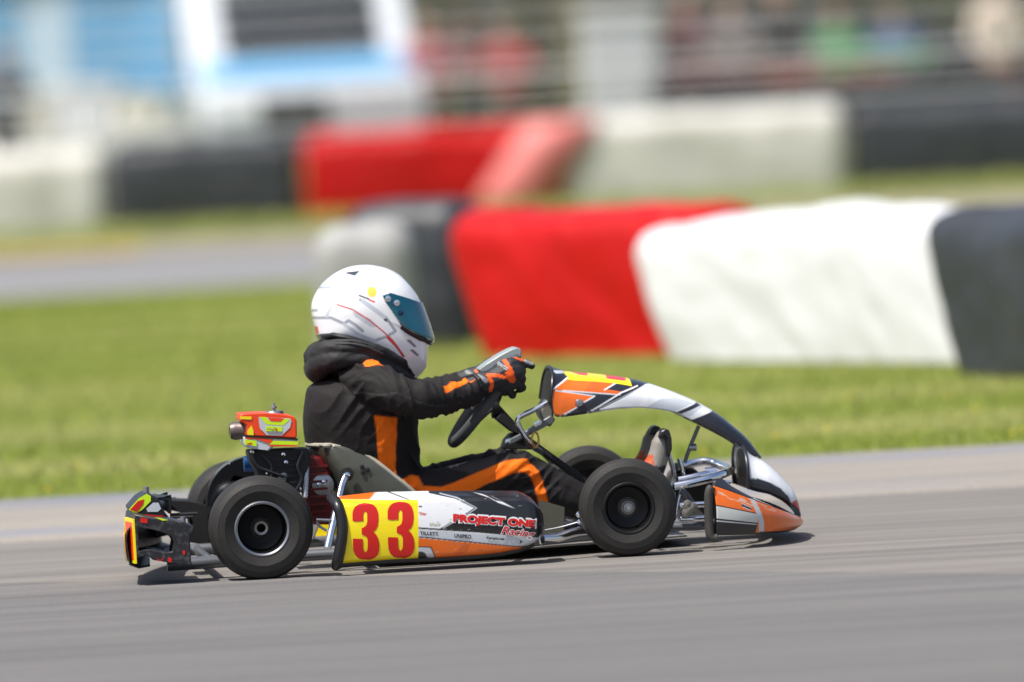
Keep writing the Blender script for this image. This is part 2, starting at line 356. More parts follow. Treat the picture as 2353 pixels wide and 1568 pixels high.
barrier('narrow black wrapped barrier seen between the driver\'s helmet and the bright red barrier', (-.80, 17.9), (-.20, 17.7), .665, .5, bk, gn, 2)
barrier('bright red wrapped barrier on the grass behind the steering wheel', gp(1052, 822), gp(1650, 812), .645, .5, br, gn, 3, lean=-.35)
barrier('big bright white wrapped barrier on the grass behind the nose of the kart', gp(1478, 828), gp(2200, 834), .635, .5, bw, gn, 4, lean=-.45, hprof=lambda u: .86+.14*math.sin(min(1, u*1.5)*math.pi/2)-.06*max(0, u-.7)/.3)
barrier('large charcoal wrapped barrier nearest the camera at the right edge', gp(2150, 856), gp(2760, 884), .645, .5, bk, gn, 5, lean=-.45)
YB = 49.3
def far_x(px): return at(px, 400, YB)[0]
for i, (x0, x1, m, lab) in enumerate([(-380, 238, bc, 'dirty cream wrapped barrier at the left end of the far row'), (246, 690, bk, 'black wrapped barrier left of the red one in the far row'),
        (698, 1290, br, 'red wrapped barrier with a sunlit fold painted as a pink stripe in the far row'), (1296, 1950, bc, 'long cream wrapped barrier right of the red one in the far row'), (1958, 2760, bk, 'long black wrapped barrier at the right end of the far row')]):
    o = barrier(lab, (far_x(x0), YB), (far_x(x1), YB), .66+.02*(i % 2), .55, m, gf, 11+i)
    if i == 2:                                                     # slanting fold of wrap, its sunlit sheen painted on as a pink band
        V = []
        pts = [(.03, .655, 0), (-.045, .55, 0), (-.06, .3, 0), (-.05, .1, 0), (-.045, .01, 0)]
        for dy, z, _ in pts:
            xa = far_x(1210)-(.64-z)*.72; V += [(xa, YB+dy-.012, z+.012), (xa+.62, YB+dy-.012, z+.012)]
        obj('sunlit_fold_band', V, [(2*k, 2*k+1, 2*k+3, 2*k+2) for k in range(4)], pk, o, solid=.01)

# ================================================================== GO-KART
kart = empty('go_kart', None, KLOC, KYAW); tag(kart, 'racing go-kart number 33 in orange, white and black on the asphalt', 'go-kart')
ORANGE = S(232, 108, 22, .95); YELLOW = S(250, 226, 14, .95); RED = S(206, 24, 14, .95); WHITE = S(238, 240, 244, .9); BLACK = S(34, 34, 38, .7); LIME = S(206, 240, 20, .95); PALE = S(205, 212, 220, .85)
rub = mat('tyre_rubber', S(52, 50, 48, .62), .62, var=.18, vscale=30, bump=.0008, bscale=160, spec=.35)
rimk = mat('rim_black', S(26, 26, 28, .8), .32, metal=.3)
rims = mat('rim_lip_silver', S(150, 152, 158), .38, metal=1.0)
chrome = mat('chrome', S(225, 228, 235), .10, metal=1.0, rvar=.06)
steel = mat('brushed_steel', S(165, 168, 174), .35, metal=.9, var=.1)
tubeg = mat('painted_grey_tube', S(120, 123, 128, .8), .35, metal=.45, var=.12, vscale=9)
blkp = mat('black_plastic', S(36, 36, 39, .75), .38, var=.15, vscale=14, rvar=.12)
blkm = mat('matt_black', S(24, 24, 26, .8), .6, var=.2)
prnt = mat('printed_graphics', attr=True, rough=.30, coat=.35, var=.04, vscale=25, dirt=(S(120, 112, 100, .6), .12, 9), rvar=.08)
oran = mat('orange_plastic', ORANGE, .35, coat=.3, dirt=(S(120, 90, 70, .6), .3, 14))
redm = mat('anodised_red', S(104, 14, 18, .8), .4, metal=.2, var=.35, vscale=25)
alu = mat('cast_aluminium', S(150, 146, 140), .45, metal=.8, var=.2, vscale=30)
flat = {k: mat('sticker_'+k, c, .38, coat=.2) for k, c in dict(yellow=YELLOW, red=RED, white=WHITE, black=BLACK, lime=LIME, orange=S(240, 70, 20, .95), grey=S(150, 152, 158, .8), pale=PALE).items()}
SX = KR.T

# ---- wheels
def wheel(x, y, r, w, rr, lip, steer=0.0, spindle=False):
    e = empty('wheel', kart, (x, y, r), steer); s = -1 if y < 0 else 1; h = w/2
    pr = [(rr, .86*h), (rr+.004, .95*h), (rr+.4*(r-rr), 1.06*h), (rr+.405*(r-rr), 1.045*h), (rr+.42*(r-rr), 1.045*h), (rr+.425*(r-rr), 1.06*h), (rr+.66*(r-rr), 1.02*h), (rr+.665*(r-rr), 1.005*h), (rr+.68*(r-rr), 1.005*h), (rr+.685*(r-rr), 1.01*h), (rr+.86*(r-rr), .90*h), (rr+.955*(r-rr), .74*h), (rr+.96*(r-rr), .72*h), (rr+.957*(r-rr), .70*h), (rr+.985*(r-rr), .5*h), (r, .2*h)]
    pr = pr+[(a, -b) for a, b in pr[::-1]]
    MB().lathe(pr, n=72, closed=True).build('tyre', rub, e, angle=25)
    o_ = s*h
    dish = [(rr+.002, o_*.80), (rr+.003, o_*.93), (rr-.001, o_*.97), (rr-.006, o_*.93), (rr-.009, o_*.72), (rr-.014, o_*.1), (rr-.03, -o_*.08), (.026, -o_*.12), (.024, 0), (.0235, -o_*.2)]
    MB().lathe([(rr+.002, -o_*.8)]+[(rr-.004, -o_*.3)]+dish[6:7], n=48).build('rim_back', rimk, e)
    MB().lathe(dish[3:], n=56).build('rim', rimk, e)
    MB().lathe(dish[:4], n=56).build('rim_lip', lip, e)
    MB().lathe([(.012, o_*.30), (.0185, o_*.34), (.0205, o_*.30), (.0208, -o_*.02), (.027, -o_*.08)], n=32).build('hub', alu, e)
    if spindle: MB().lathe([(.0005, o_*.86), (.006, o_*.86), (.0075, o_*.80), (.0075, o_*.5), (.012, o_*.5), (.012, o_*.2)], n=20).build('spindle_nut', steel, e)
    else: MB().lathe([(.012, o_*.2), (.012, -o_*.6), (.0005, -o_*.6)], n=24).build('axle_bore', blkm, e)
    return e
wheel(.008, -.500, .1405, .140, .0730, rims)
wheel(.008, .470, .1405, .140, .0730, rims)
wheel(1.010, -.450, .1325, .108, .0690, rimk, rad(-3), True)
wheel(1.000, .420, .1325, .108, .0690, rimk, rad(-3), True)
MB().tube([(.008, -.452, .1405), (.008, .425, .1405)], .0125, 16).build('rear_axle', steel, kart)
MB().lathe([(.02, -.006), (.078, -.006), (.082, 0), (.078, .006), (.02, .006)], (.008, .12, .1405), n=60).build('brake_disc', steel, kart)
MB().lathe([(.02, -.003), (.085, -.003), (.09, 0), (.085, .003), (.02, .003)], (.008, -.30, .1405), n=60).build('sprocket', redm, kart)

# ---- chassis
zc = .047
rail = lambda s: spline([(-.225, s*.30, zc), (.10, s*.315, zc), (.45, s*.33, zc), (.70, s*.31, zc), (.92, s*.24, zc+.004), (1.12, s*.20, zc+.01), (1.2, s*.17, zc+.012)], 8)
for s in (-1, 1): MB().tube(rail(s), .0155, 14).build('chassis_rail', tubeg, kart)
for x in (-.12, .30, .72, 1.12): MB().tube([(x, -.3 if x < .8 else -.21, zc), (x, .3 if x < .8 else .21, zc)], .0135, 12).build('cross_member', tubeg, kart)
for s in (-1, 1):
    MB().tube(spline([(-.24, s*.33, .045), (-.16, s*.33, .045), (-.05, s*.32, .045)], 4), .0165, 12).build('bumper_mount', tubeg, kart)
    MB().tube(spline([(.28, s*.33, zc), (.30, s*.42, .06), (.34, s*.50, .075), (.60, s*.50, .075), (.66, s*.44, .06), (.70, s*.33, zc)], 6), .0105, 10).build('side_bar', tubeg, kart)
    MB().tube(spline([C3(1830, 860, -.46)*[1, -s, 1], C3(1950, 850, -.44)*[1, -s, 1], C3(2060, 815, -.42)*[1, -s, 1], C3(2180, 790, -.40)*[1, -s, 1], C3(2330, 800, -.36)*[1, -s, 1]], 6), .0125, 12).build('front_side_bar', chrome, kart)
fl = [(.33, -.29), (.75, -.285), (1.0, -.22), (1.2, -.17), (1.2, .17), (1.0, .22), (.75, .285), (.33, .29)]
MB().plate(fl, .026, .030, plane='xy').build('floor_tray', mat('tray_aluminium', S(168, 166, 160, .8), .5, metal=.6, var=.15), kart, smooth=False)
MB().plate(xz(C3, [(1800, 540), (2010, 600), (2005, 880), (1800, 880)], -.27), -.272, -.268).build('tank_panel', mat('tank_panel_grey', S(112, 110, 96, .5), .5, var=.1), kart, smooth=False)
# steering arms, stub axles, tie rods
for s in (-1, 1):
    MB().lathe([(.001, .13), (.013, .13), (.013, .045), (.001, .045)], (1.0, s*.345, .0), 'Z', 16).build('kingpin', chrome, kart)
    MB().tube([(1.0, s*.345, .105), (1.005, s*.44, .1325)], .011, 12).build('stub_axle', steel, kart)
    MB().tube([(1.0, s*.345, .10), (1.075, s*.31, .105)], .009, 10).build('steering_arm', chrome, kart)
    MB().tube([(1.075, s*.31, .105), (1.05, s*.05, .10)], .006, 10).build('tie_rod', chrome, kart)
    MB().tube([(1.0, s*.345, .058), (1.0, s*.22, .055)], .014, 10).build('axle_yoke', tubeg, kart)
def rod(name, pts, r, m=chrome, n=12, sp=6, parent=kart): return MB().tube(spline(pts, sp) if len(pts) > 2 else pts, r, n).build(name, m, parent)
# front bumper hoops in chrome
rod('front_upper_bumper', [C6(40, 770, -.30), C6(300, 720, -.30), C6(560, 650, -.28), C6(700, 600, -.20), C6(735, 575, -.10), C6(745, 560, .10), C6(600, 500, .27), C6(430, 455, .30), C6(240, 485, .30), C6(60, 520, .28)], .0115)
rod('front_upper_bumper_brace', [C6(90, 690, -.22), C6(330, 640, -.22), C6(540, 590, -.2)], .0095)
MB().lathe([(.001, -.016), (.016, -.016), (.016, .016), (.001, .016)], C6(500, 600, -.2), 'X', 14).build('bumper_clamp', chrome, kart)
rod('front_bumper_stay', [C6(110, 830, -.28), C6(180, 880, -.28), C6(250, 980, -.27)], .0095, tubeg)
rod('front_lower_bumper', [C6(-150, 1280, -.30), C6(220, 1290, -.30), C6(480, 1270, -.30), C6(900, 1250, -.22), C6(1150, 1200, -.0)], .0115, tubeg)
rod('track_rod', [C6(110, 1190, -.32), C6(300, 1190, -.32), C6(440, 1180, -.32)], .0095)
rod('brake_rod', [C6(100, 1020, -.33), C6(240, 1010, -.33), C6(440, 1000, -.33)], .0085)
mb = MB()
for dx, dy in ((200, 1010), (230, 1070), (190, 1110), (270, 1040)): mb.lathe([(.001, -.011), (.012, -.009), (.014, 0), (.012, .009), (.001, .011)], C6(dx, dy, -.34), 'Y', 12)
mb.build('knuckle_bolts', alu, kart)
rod('throttle_cable', [C3(1850, 790, -.33), C3(1980, 765, -.33), C3(2120, 725, -.33)], .0022, steel, 6)
for q in ((2130, 660), (2140, 720)): MB().lathe([(.001, -.01), (.009, -.008), (.009, .008), (.001, .01)], C3(*q, -.36), 'Y', 12).build('bolt', chrome, kart)

# ---- pedals
for s, px in ((-1, 0), (1, 0)):
    b = np.array((1.175, s*.12, .05)); MB().tube(spline([b, b+[.012, 0, .06], b+[.03, 0, .13], b+[.02, 0, .19]], 5), .007, 10).build('pedal', chrome, kart)

# ---- seat (fibreglass bucket)
lev = [(1023, 706, 735), (1026, 708, 775), (1032, 712, 812), (1050, 722, 846), (1075, 737, 880), (1098, 750, 908), (1130, 768, 947), (1170, 795, 985), (1210, 830, 1020), (1240, 870, 1050)]
rows = []
for k, (py, xb, xf) in enumerate(spline(lev, 4)):
    hw = .150+.022*min(1, k/16); b = K(xb, py, 0); f = K(xf, py, -.17); z = K((xb+xf)/2, py, -.1)[2]; row = []
    for j in range(41):
        t = j/40*2-1; a = abs(t); sg = 1 if t > 0 else -1
        if a > .42: q = (a-.42)/.58; x = b[0]+.055+(f[0]-b[0]-.055)*q; y = hw*(1+.04*math.sin(q*3.1))
        else: an = a/.42*math.pi/2; x = b[0]+.055*(1-math.cos(an)); y = hw*math.sin(an)
        row.append((x, y*sg, z))
    rows.append(row)
seatm = mat('fibreglass_seat', S(106, 108, 98, .5), .38, var=.22, vscale=7, rvar=.15)
mb = MB(); mb.grid(rows); seat = mb.build('seat', seatm, kart, solid=.006)
edge_ = [r[0] for r in rows[3:]][::-1]+rows[1][1:-1]+[r[-1] for r in rows[3:]]
MB().tube(edge_, .0065, 8).build('rolled_edge', mat('seat_edge', S(190, 186, 168, .75), .4, var=.15), seat)
for q in ((350, 270), (395, 292), (355, 312)): MB().lathe([(.001, -.004), (.0062, -.003), (.0062, .004)], C3(*q, -.183), 'Y', 10).build('seat_hole', blkm, seat)
# seat stays
a0, a1 = C1(1775, 630, -.195), C1(1630, 1190, -.30)
stay = rod('seat_stay', [a0, C1(1745, 690, -.205), C1(1715, 810, -.23), a1], .0105)
MB().lathe([(.001, -.014), (.008, -.012), (.0085, 0)], C1(1778, 628, -.195), 'Y', 18).build('stay_bolt', chrome, kart)
MB().lathe([(.001, -.004), (.018, -.003), (.019, .004), (.001, .006)], C1(1778, 622, -.192), 'Y', 20).build('rubber_washer', blkm, kart)
rod('seat_stay', [C1(1280, 660, -.20), C1(1330, 585, -.16), C1(1400, 540, -.10), C1(1500, 520, -.05), C1(1610, 512, -.02)], .0125, tubeg)
rod('seat_stay', [a0*[1, -1, 1], a1*[1, -1, 1]], .0105)
rod('upright_bracket', [C1(1475, 420, -.16), C1(1470, 600, -.18), C1(1460, 800, -.2)], .0075, steel)
rod('exhaust_spring', [C1(1545, 970, -.27), C1(1660, 975, -.27)], .004, steel, 8)
rod('exhaust_bracket', [C1(1548, 985, -.27), C1(1570, 1020, -.27), C1(1625, 1055, -.27)], .004, steel, 8)

# ---- engine
eng = empty('engine', kart, tuple(C1(1230, 560, -.16)))
def eadd(name, mb, m, **k):
    o_ = np.array(eng.location); mb.v = [tuple(np.array(v)-o_) for v in mb.v]; return mb.build(name, m, eng, **k)
mb = MB(); mb.plate(xz(C1, [(1010, 440), (1480, 420), (1490, 520), (1450, 640), (1420, 760), (1100, 760), (1080, 600), (1030, 520)], -.14), -.19, -.06); eadd('carburettor_block', mb, blkm, bevel=.006)
for k in range(6):
    c = C1(1290, 470+k*44, -.2); mb = MB(); mb.box((c[0]+.012, -.147, c[2]), (.072-.006*k+.008*(k % 2), .096, .004)); eadd('cooling_fin', mb, blkm)
for pts_, r_ in (([(1050, 470), (1090, 560), (1180, 600), (1300, 640)], .005), ([(1440, 450), (1400, 560), (1430, 660), (1380, 760)], .0045), ([(1130, 480), (1200, 560), (1190, 680)], .0035)):
    mb = MB(); mb.tube(spline([C1(x, y, -.205) for x, y in pts_], 6), r_, 8); eadd('hose', mb, blkp)
mb = MB(); mb.plate(xz(C1, [(1440, 470), (1570, 480), (1650, 600), (1670, 1000), (1500, 1000), (1440, 760)], -.08), -.14, .0); eadd('crankcase', mb, redm, bevel=.008)
for k in range(7):
    c = C1(1560, 560+k*58, -.15); mb = MB(); mb.box((c[0], -.148, c[2]), (.05, .02, .006)); eadd('case_rib', mb, redm)
for q in ((1600, 680), (1560, 700), (1170, 615), (1050, 450), (1290, 470), (1310, 530), (1415, 735)):
    mb = MB(); mb.lathe([(.001, -.012), (.0055, -.010), (.0055, .01), (.001, .01)], C1(*q, -.19), 'Y', 12); eadd('bolt_head', mb, chrome)
mb = MB(); mb.lathe([(.001, -.03), (.030, -.026), (.032, .02), (.001, .03)], C1(1590, 700, -.12), 'Y', 20); eadd('starter_motor', mb, steel)
mb = MB(); mb.lathe([(.001, -.02), (.022, -.02), (.022, .02), (.001, .02)], C1(1045, 540, .02), 'X', 18); eadd('carburettor_inlet', mb, mat('anodised_blue', S(30, 80, 140), .35, metal=.6))
# airbox
air = empty('airbox', kart, tuple(C1(1200, 300, -.16)))
def aadd(name, mb, m, **k):
    o_ = np.array(air.location); mb.v = [tuple(np.array(v)-o_) for v in mb.v]; return mb.build(name, m, air, **k)
ya, yb = -.215, -.055
def rp(c, pts, lat): return xz(c, pts, lat)
mb = MB(); mb.plate(rp(C8, [(150, 180), (330, 170), (560, 165), (800, 190), (890, 215), (922, 270), (925, 480), (900, 508), (330, 478), (228, 468), (240, 330), (140, 270)], ya), ya, yb); aadd('airbox_lid', mb, flat['orange'], bevel=.008)
mb = MB(); mb.plate(rp(C8, [(205, 488), (350, 490), (935, 530), (930, 620), (600, 622), (545, 680), (240, 640), (205, 590)], ya), ya-.001, yb); aadd('airbox_tray', mb, flat['pale'], bevel=.005)
mb = MB(); mb.plate(rp(C8, [(225, 468), (330, 476), (935, 512), (935, 532), (330, 496), (215, 486)], ya), ya-.004, yb+.003); aadd('rubber_band', mb, blkm)
def dec(c, pts, k, d, lat=ya, nm='sticker'): mb = MB(); mb.plate(rp(c, pts, lat), lat-d, lat-d+.0005); return aadd(nm, mb, flat[k], smooth=False)
dec(C8, [(400, 215), (470, 218), (830, 235), (850, 265), (830, 360), (715, 470), (510, 462), (420, 375), (405, 300)], 'pale', .0015)
dec(C8, [(410, 212), (500, 215), (560, 278), (700, 284), (745, 238), (835, 245), (735, 330), (510, 318)], 'lime', .002)
dec(C8, [(525, 222), (745, 234), (700, 280), (565, 274)], 'orange', .0025)
dec(C8, [(505, 415), (735, 425), (705, 455), (530, 448)], 'grey', .002); dec(C8, [(245, 400), (300, 330), (330, 400), (330, 465), (245, 460)], 'yellow', .002)
dec(C8, [(600, 540), (935, 548), (932, 598), (545, 590)], 'lime', .003); dec(C8, [(210, 492), (350, 494), (600, 520), (560, 585), (380, 520), (210, 515)], 'orange', .003)
dec(C8, [(545, 594), (930, 602), (928, 620), (530, 615)], 'orange', .003); dec(C8, [(206, 520), (370, 540), (372, 618), (212, 590)], 'lime', .0035)
dec(C8, [(150, 205), (300, 210), (300, 250), (150, 245)], 'yellow', .002)
def words(c, s, quad, k, lat, bold=.02, shear=0.0, parent=None, d=.0, name='lettering', ys=None, mtl=None):
    V, F = text_mesh(s, bold, shear); P = bil(fit(V), quad); out = []
    for x, y in P:
        q = c(x, y, lat)
        if ys: 
            for _ in range(2): q = c(x, y, ys(q[0], q[2])-d)
        else: q = c(x, y, lat-d)
        out.append(q)
    if parent is not None: out = [tuple(np.array(v)-np.array(parent.location)) for v in out]
    o = obj(name, [tuple(v) for v in out], F, mtl or flat[k], parent or kart, smooth=False); return o
dec(C8, [(498, 408), (722, 414), (724, 348), (498, 340)], 'lime', .0025)
for q_ in ([(510, 372), (590, 375), (590, 380), (510, 378)], [(600, 360), (640, 362), (640, 366), (600, 365)], [(575, 395), (620, 380), (622, 386), (580, 400)]): dec(C8, q_, 'grey', .0032)
dec(C8, [(628, 378), (652, 379), (652, 402), (628, 400)], 'red', .0035); dec(C8, [(240, 575), (300, 560), (310, 575), (250, 595)], 'orange', .0045)
mb = MB(); c = C8(150, 400, -.13); mb.lathe([(.012, -.03), (.021, -.028), (.026, -.015), (.024, .0), (.027, .006), (.026, .02), (.001, .022)], c, 'X', 24); aadd('intake_trumpet', mb, mat('intake_grey', S(120, 108, 104, .8), .4, metal=.5))
mb = MB(); c = C8(610, 165, -.13); mb.lathe([(.028, -.002), (.024, .006), (.006, .008), (.004, .012), (.0085, .014), (.0085, .019), (.004, .02), (.003, .028), (.001, .029)], c, 'Z', 20); aadd('wing_nut', mb, steel)

# chain guard beside the far rear wheel
gc = K(575, 1150, .30); pts = []
for k in range(22):
    a = rad(185-k*6.2); pts.append((gc[0]+.122*math.cos(a), gc[2]+.122*math.sin(a)))
pts += [(gc[0]+.062*math.cos(rad(60)), gc[2]+.062*math.sin(rad(60)))]+[(gc[0]+.062*math.cos(rad(a)), gc[2]+.062*math.sin(rad(a))) for a in (90, 120, 150, 180)]
MB().plate(pts, .27, .34).build('chain_guard', mat('gloss_black', S(30, 32, 36, .8), .12), kart, bevel=.010)

# ---- rear bumper
rb = empty('rear_bumper', kart, (-.27, 0, .1))
def radd(name, mb, m, **k):
    o_ = np.array(rb.location); mb.v = [tuple(np.array(v)-o_) for v in mb.v]; return mb.build(name, m, rb, **k)
yn = -.535; near_out = [(880, 470), (1000, 500), (1110, 505), (1190, 520), (1262, 548), (1265, 585), (1240, 610), (1245, 700), (1250, 800), (1200, 802), (1110, 788), (1000, 770), (965, 740), (880, 760), (872, 600)]
near_hole = [(905, 560), (985, 570), (1060, 590), (1115, 610), (1135, 650), (1125, 715), (1090, 722), (1010, 705), (960, 700), (905, 712)]
scr = mat('scraped_black_plastic', S(38, 38, 42, .75), .4, var=.2, vscale=18, dirt=(S(170, 170, 175, .6), .30, 60), rvar=.15)
for s in (1, -1):
    mb = MB(); mb.plate([(x+(0 if s > 0 else .11), z) for x, z in xz(C9, near_out, yn)], yn*s, (yn+.14)*s, holes=[[(x+(0 if s > 0 else .11), z) for x, z in xz(C9, near_hole, yn)]]); radd('bumper_end', mb, scr if s > 0 else blkm, bevel=.009)
xc = C9(832, 600, -.05)[0]
def sweep(y): return xc+(.055*y if y < 0 else .16*y+.15*y*y)
ys_ = np.linspace(-.50, .50, 31); rows = []
for y in ys_:
    x = sweep(y); top = .185+.03*math.exp(-(y/.22)**2)
    pr = [(x+.075, top-.03), (x+.05, top), (x+.028, top-.002), (x+.004, top-.035), (x, top-.055), (x+.002, .10), (x+.006, .062), (x+.03, .052), (x+.06, .056)]
    rows.append([(px_, y, pz_) for px_, pz_ in pr])
mb = MB(); mb.grid(rows); V = np.array(mb.v); c_ = np.tile(np.array(BLACK), (len(V), 1))
o = radd('bumper_beam', mb, blkp, solid=.004)
def on_beam(y, z): return sweep(y)-.004
ex = C9(874, 600, yn)[0]; mb = MB(); mb.plate([(ex-.001, -.536), (ex-.016, -.40), (ex-.010, -.40), (ex+.004, -.536)], .066, .186, plane='xy'); radd('rear_number_plate', mb, flat['yellow'], smooth=False)
mb = MB(); mb.plate([(ex-.0035, -.522), (ex-.0155, -.418), (ex, -.42), (ex, -.52)], .076, .176, plane='xy'); radd('rear_number', mb, flat['orange'], smooth=False)
mb = MB(); mb.grid([[(on_beam(y, z), y, z) for z in np.linspace(.068, .150, 5)] for y in np.linspace(-.47, .05, 20)]); radd('rear_number_plate', mb, flat['yellow'], solid=.001)
mb = MB(); mb.grid([[(on_beam(y, z)-.002, y, z) for z in np.linspace(.080, .138, 5)] for y in np.linspace(-.40, -.22, 8)]); radd('rear_number', mb, flat['orange'], solid=.001)
# raised shoulder with stickers
sh = [(835, 440), (900, 365), (960, 328), (1005, 352), (1040, 380), (1062, 440), (1110, 500), (990, 520), (880, 475)]
mb = MB(); mb.plate(xz(C9, sh, -.36), -.40, -.18); radd('bumper_shoulder', mb, blkp, bevel=.008)
def rdec(pts, k, lat, d): mb = MB(); mb.plate(xz(C9, pts, lat), lat-d, lat-d+.0006); radd('sticker', mb, flat[k], smooth=False)
rdec([(840, 440), (905, 368), (958, 336), (985, 352), (985, 385), (930, 440), (885, 468)], 'lime', -.40, .0015); rdec([(850, 440), (900, 385), (940, 372), (935, 405), (895, 455)], 'red', -.40, .0025)
rdec([(955, 435), (1000, 395), (1035, 395), (1052, 435), (1030, 455), (965, 455)], 'pale', -.40, .0015); rdec([(930, 470), (1060, 480), (1100, 500), (1000, 490)], 'red', -.40, .002); rdec([(1010, 490), (1050, 495), (1100, 510), (1060, 512)], 'lime', yn, .001)
rdec([(915, 492), (965, 500), (962, 530), (915, 524)], 'red', yn, .0015); rdec([(1015, 742), (1030, 765), (1050, 770), (1075, 752), (1060, 772), (1035, 778)], 'red', yn, .0015); rdec([(1095, 752), (1122, 757), (1120, 785), (1100, 782)], 'red', yn, .0015); rdec([(1190, 705), (1212, 712), (1205, 738), (1195, 735)], 'red', yn, .0015)
mb = MB(); mb.plate(xz(C9, [(1010, 350), (1115, 352), (1112, 375), (1112, 460), (1090, 460), (1085, 380), (1020, 370)], -.1), -.16, -.0); radd('bumper_bracket', mb, blkp, bevel=.003)
for q, l in (((955, 318), -.3), ((1195, 515), -.46)): mb = MB(); mb.lathe([(.001, .012), (.008, .011), (.008, -.01)], C9(*q, l), 'Z', 10); radd('bolt', mb, steel)
rod('bumper_rod', [C9(1110, 475, -.1), C9(1290, 465, -.1)], .0045, blkm, 8); rod('bumper_rod', [C9(1110, 492, -.16), C9(1260, 488, -.16)], .004, blkm, 8)

# ---- sidepod
Lp = -.55
topc = xz(C3, [(140, 528), (300, 508), (480, 488), (900, 479), (1280, 476), (1640, 478), (1700, 498), (1760, 535), (1815, 590), (1845, 650), (1856, 760)], Lp)
botc = xz(C3, [(165, 1082), (600, 1048), (1000, 1032), (1300, 1012), (1500, 990), (1640, 958), (1760, 905), (1820, 850), (1850, 800), (1856, 765)], Lp)
lefc = xz(C3, [(150, 535), (178, 590), (203, 680), (212, 760), (206, 850), (190, 950), (165, 1075)], Lp)
tx, tz = zip(*topc); bx, bz = zip(*botc); lz = [p[1] for p in lefc][::-1]; lx = [p[0] for p in lefc][::-1]
xr_ = topc[-1][0]
def pod_y(x, z):                                                 # lateral position of the pod's outer skin
    zt, zb = interp(x, tx, tz), interp(x, bx, bz); t = (z-zb)/max(zt-zb, .004); e = max(0, 1-(xr_-x)/.045)
    y = -.575+.022*(2*t-.9)**2*.5
    if t > .86: y += .085*((t-.86)/.14)**2
    if t < .10: y += .03*((.10-t)/.10)**2
    return y+.06*e**2.2
NU, NV = 330, 104
xs0 = np.concatenate([np.linspace(0, .9, NU-60), .9+.1*np.sin(np.linspace(0, math.pi/2, 61))[1:]]); rows = []
tv = np.concatenate([np.linspace(0, .84, NV-30), .84+.16*np.sin(np.linspace(0, math.pi/2, 31))[1:]])
for u in xs0:
    row = []
    for t in tv:
        x = xr_*u+(1-u)*lx[0]; zt, zb = interp(x, tx, tz), interp(x, bx, bz); z = zb+(zt-zb)*t; x = interp(z, lz, lx)*(1-u)+xr_*u
        zt, zb = interp(x, tx, tz), interp(x, bx, bz); z = zb+(zt-zb)*t
        row.append((x, pod_y(x, z), z))
    x, y, z = row[-1]; row += [(x, y+.03, z-.001), (x, y+.05, z-.012), (x, y+.055, z-.06)]
    rows.append(row)
mb = MB(); mb.grid(rows); V = np.array(mb.v); P = V[:, [0, 2]]
col = np.tile(np.array(WHITE), (len(V), 1))
def paint(pts, c, sheet_=C3, lat=Lp): blend(col, fill_alpha(P, xz(sheet_, pts, lat), .0016), c)
def stroke(pts, c, w, sheet_=C3, lat=Lp): blend(col, line_alpha(P, xz(sheet_, pts, lat), w, .0016), c)
paint([(905, 470), (1300, 460), (1660, 470), (1900, 560), (1900, 852), (1840, 850), (985, 772), (1060, 718), (1205, 645), (1278, 605), (1120, 525), (920, 488)], BLACK)
stroke([(990, 774), (1070, 716), (1210, 645), (1272, 604), (1118, 528), (915, 488)], BLACK, .0016); stroke([(1000, 760), (1090, 705)], WHITE, .0012)
stroke([(1010, 768), (1218, 648), (1284, 605), (1130, 522), (1000, 492)], PALE, .0011)
paint([(1280, 486), (1420, 512), (1480, 545), (1595, 608), (1460, 560), (1390, 520)], WHITE); paint([(1300, 480), (1410, 508), (1500, 555), (1440, 545), (1380, 512)], BLACK)
stroke([(800, 768), (1300, 800), (1860, 850)], BLACK, .0022); paint([(800, 776), (1860, 856), (1860, 930), (1600, 925), (800, 842)], PALE)
stroke([(800, 840), (1200, 880), (1600, 920), (1760, 922)], BLACK, .0016)
paint([(800, 848), (1200, 886), (1600, 924), (1740, 926), (1700, 960), (1500, 1005), (800, 1060)], ORANGE)
paint([(1180, 890), (1230, 905), (1210, 960), (1150, 985), (1100, 990)], S(216, 98, 24, .9))
paint([(800, 918), (912, 922), (955, 1020), (800, 1030)], BLACK); paint([(800, 926), (905, 930), (942, 1012), (885, 1014), (862, 975), (840, 962), (800, 962)], PALE)
paint([(0, 1015), (600, 1030), (1000, 1014), (1500, 985), (1500, 1100), (0, 1150)], BLACK)
paint([(800, 1013), (1000, 1010), (1400, 985), (1600, 950), (1500, 1010), (1000, 1040), (800, 1040)], BLACK)
paint([(120, 500), (490, 480), (420, 537), (150, 545)], ORANGE); stroke([(490, 483), (420, 536)], PALE, .0018); stroke([(580, 484), (740, 540)], BLACK, .0014); stroke([(150, 541), (420, 541), (1180, 541)], S(160, 165, 175, .8), .0008)
stroke([(815, 592), (832, 594)], S(120, 30, 40), .002); stroke([(812, 640), (870, 655)], S(190, 60, 60), .0014); stroke([(820, 656), (860, 662)], S(190, 60, 60), .0014)
for k in range(14): stroke([(905+k*6, 752), (900+k*7+random.randint(-12, 12), 728+random.randint(0, 16))], S(170, 165, 140, .8), .0008)
paint([(140, 541), (805, 538), (806, 1021), (600, 1030), (170, 1068)], YELLOW)
stroke([(170, 1068), (600, 1032), (806, 1023)], BLACK, .0012)
rs0 = random.Random(11)
for k in range(46):                                                  # scuffs and stone chips
    x0, y0 = rs0.uniform(820, 1830), rs0.uniform(500, 985); ln_ = rs0.uniform(4, 46); stroke([(x0, y0), (x0+ln_, y0+rs0.uniform(-4, 8))], rs0.choice([S(150, 146, 140, .7), S(205, 205, 205, .8), S(90, 86, 82, .7)]), rs0.uniform(.0002, .0007))
pod = mb.build('sidepod', prnt, kart, col=col)
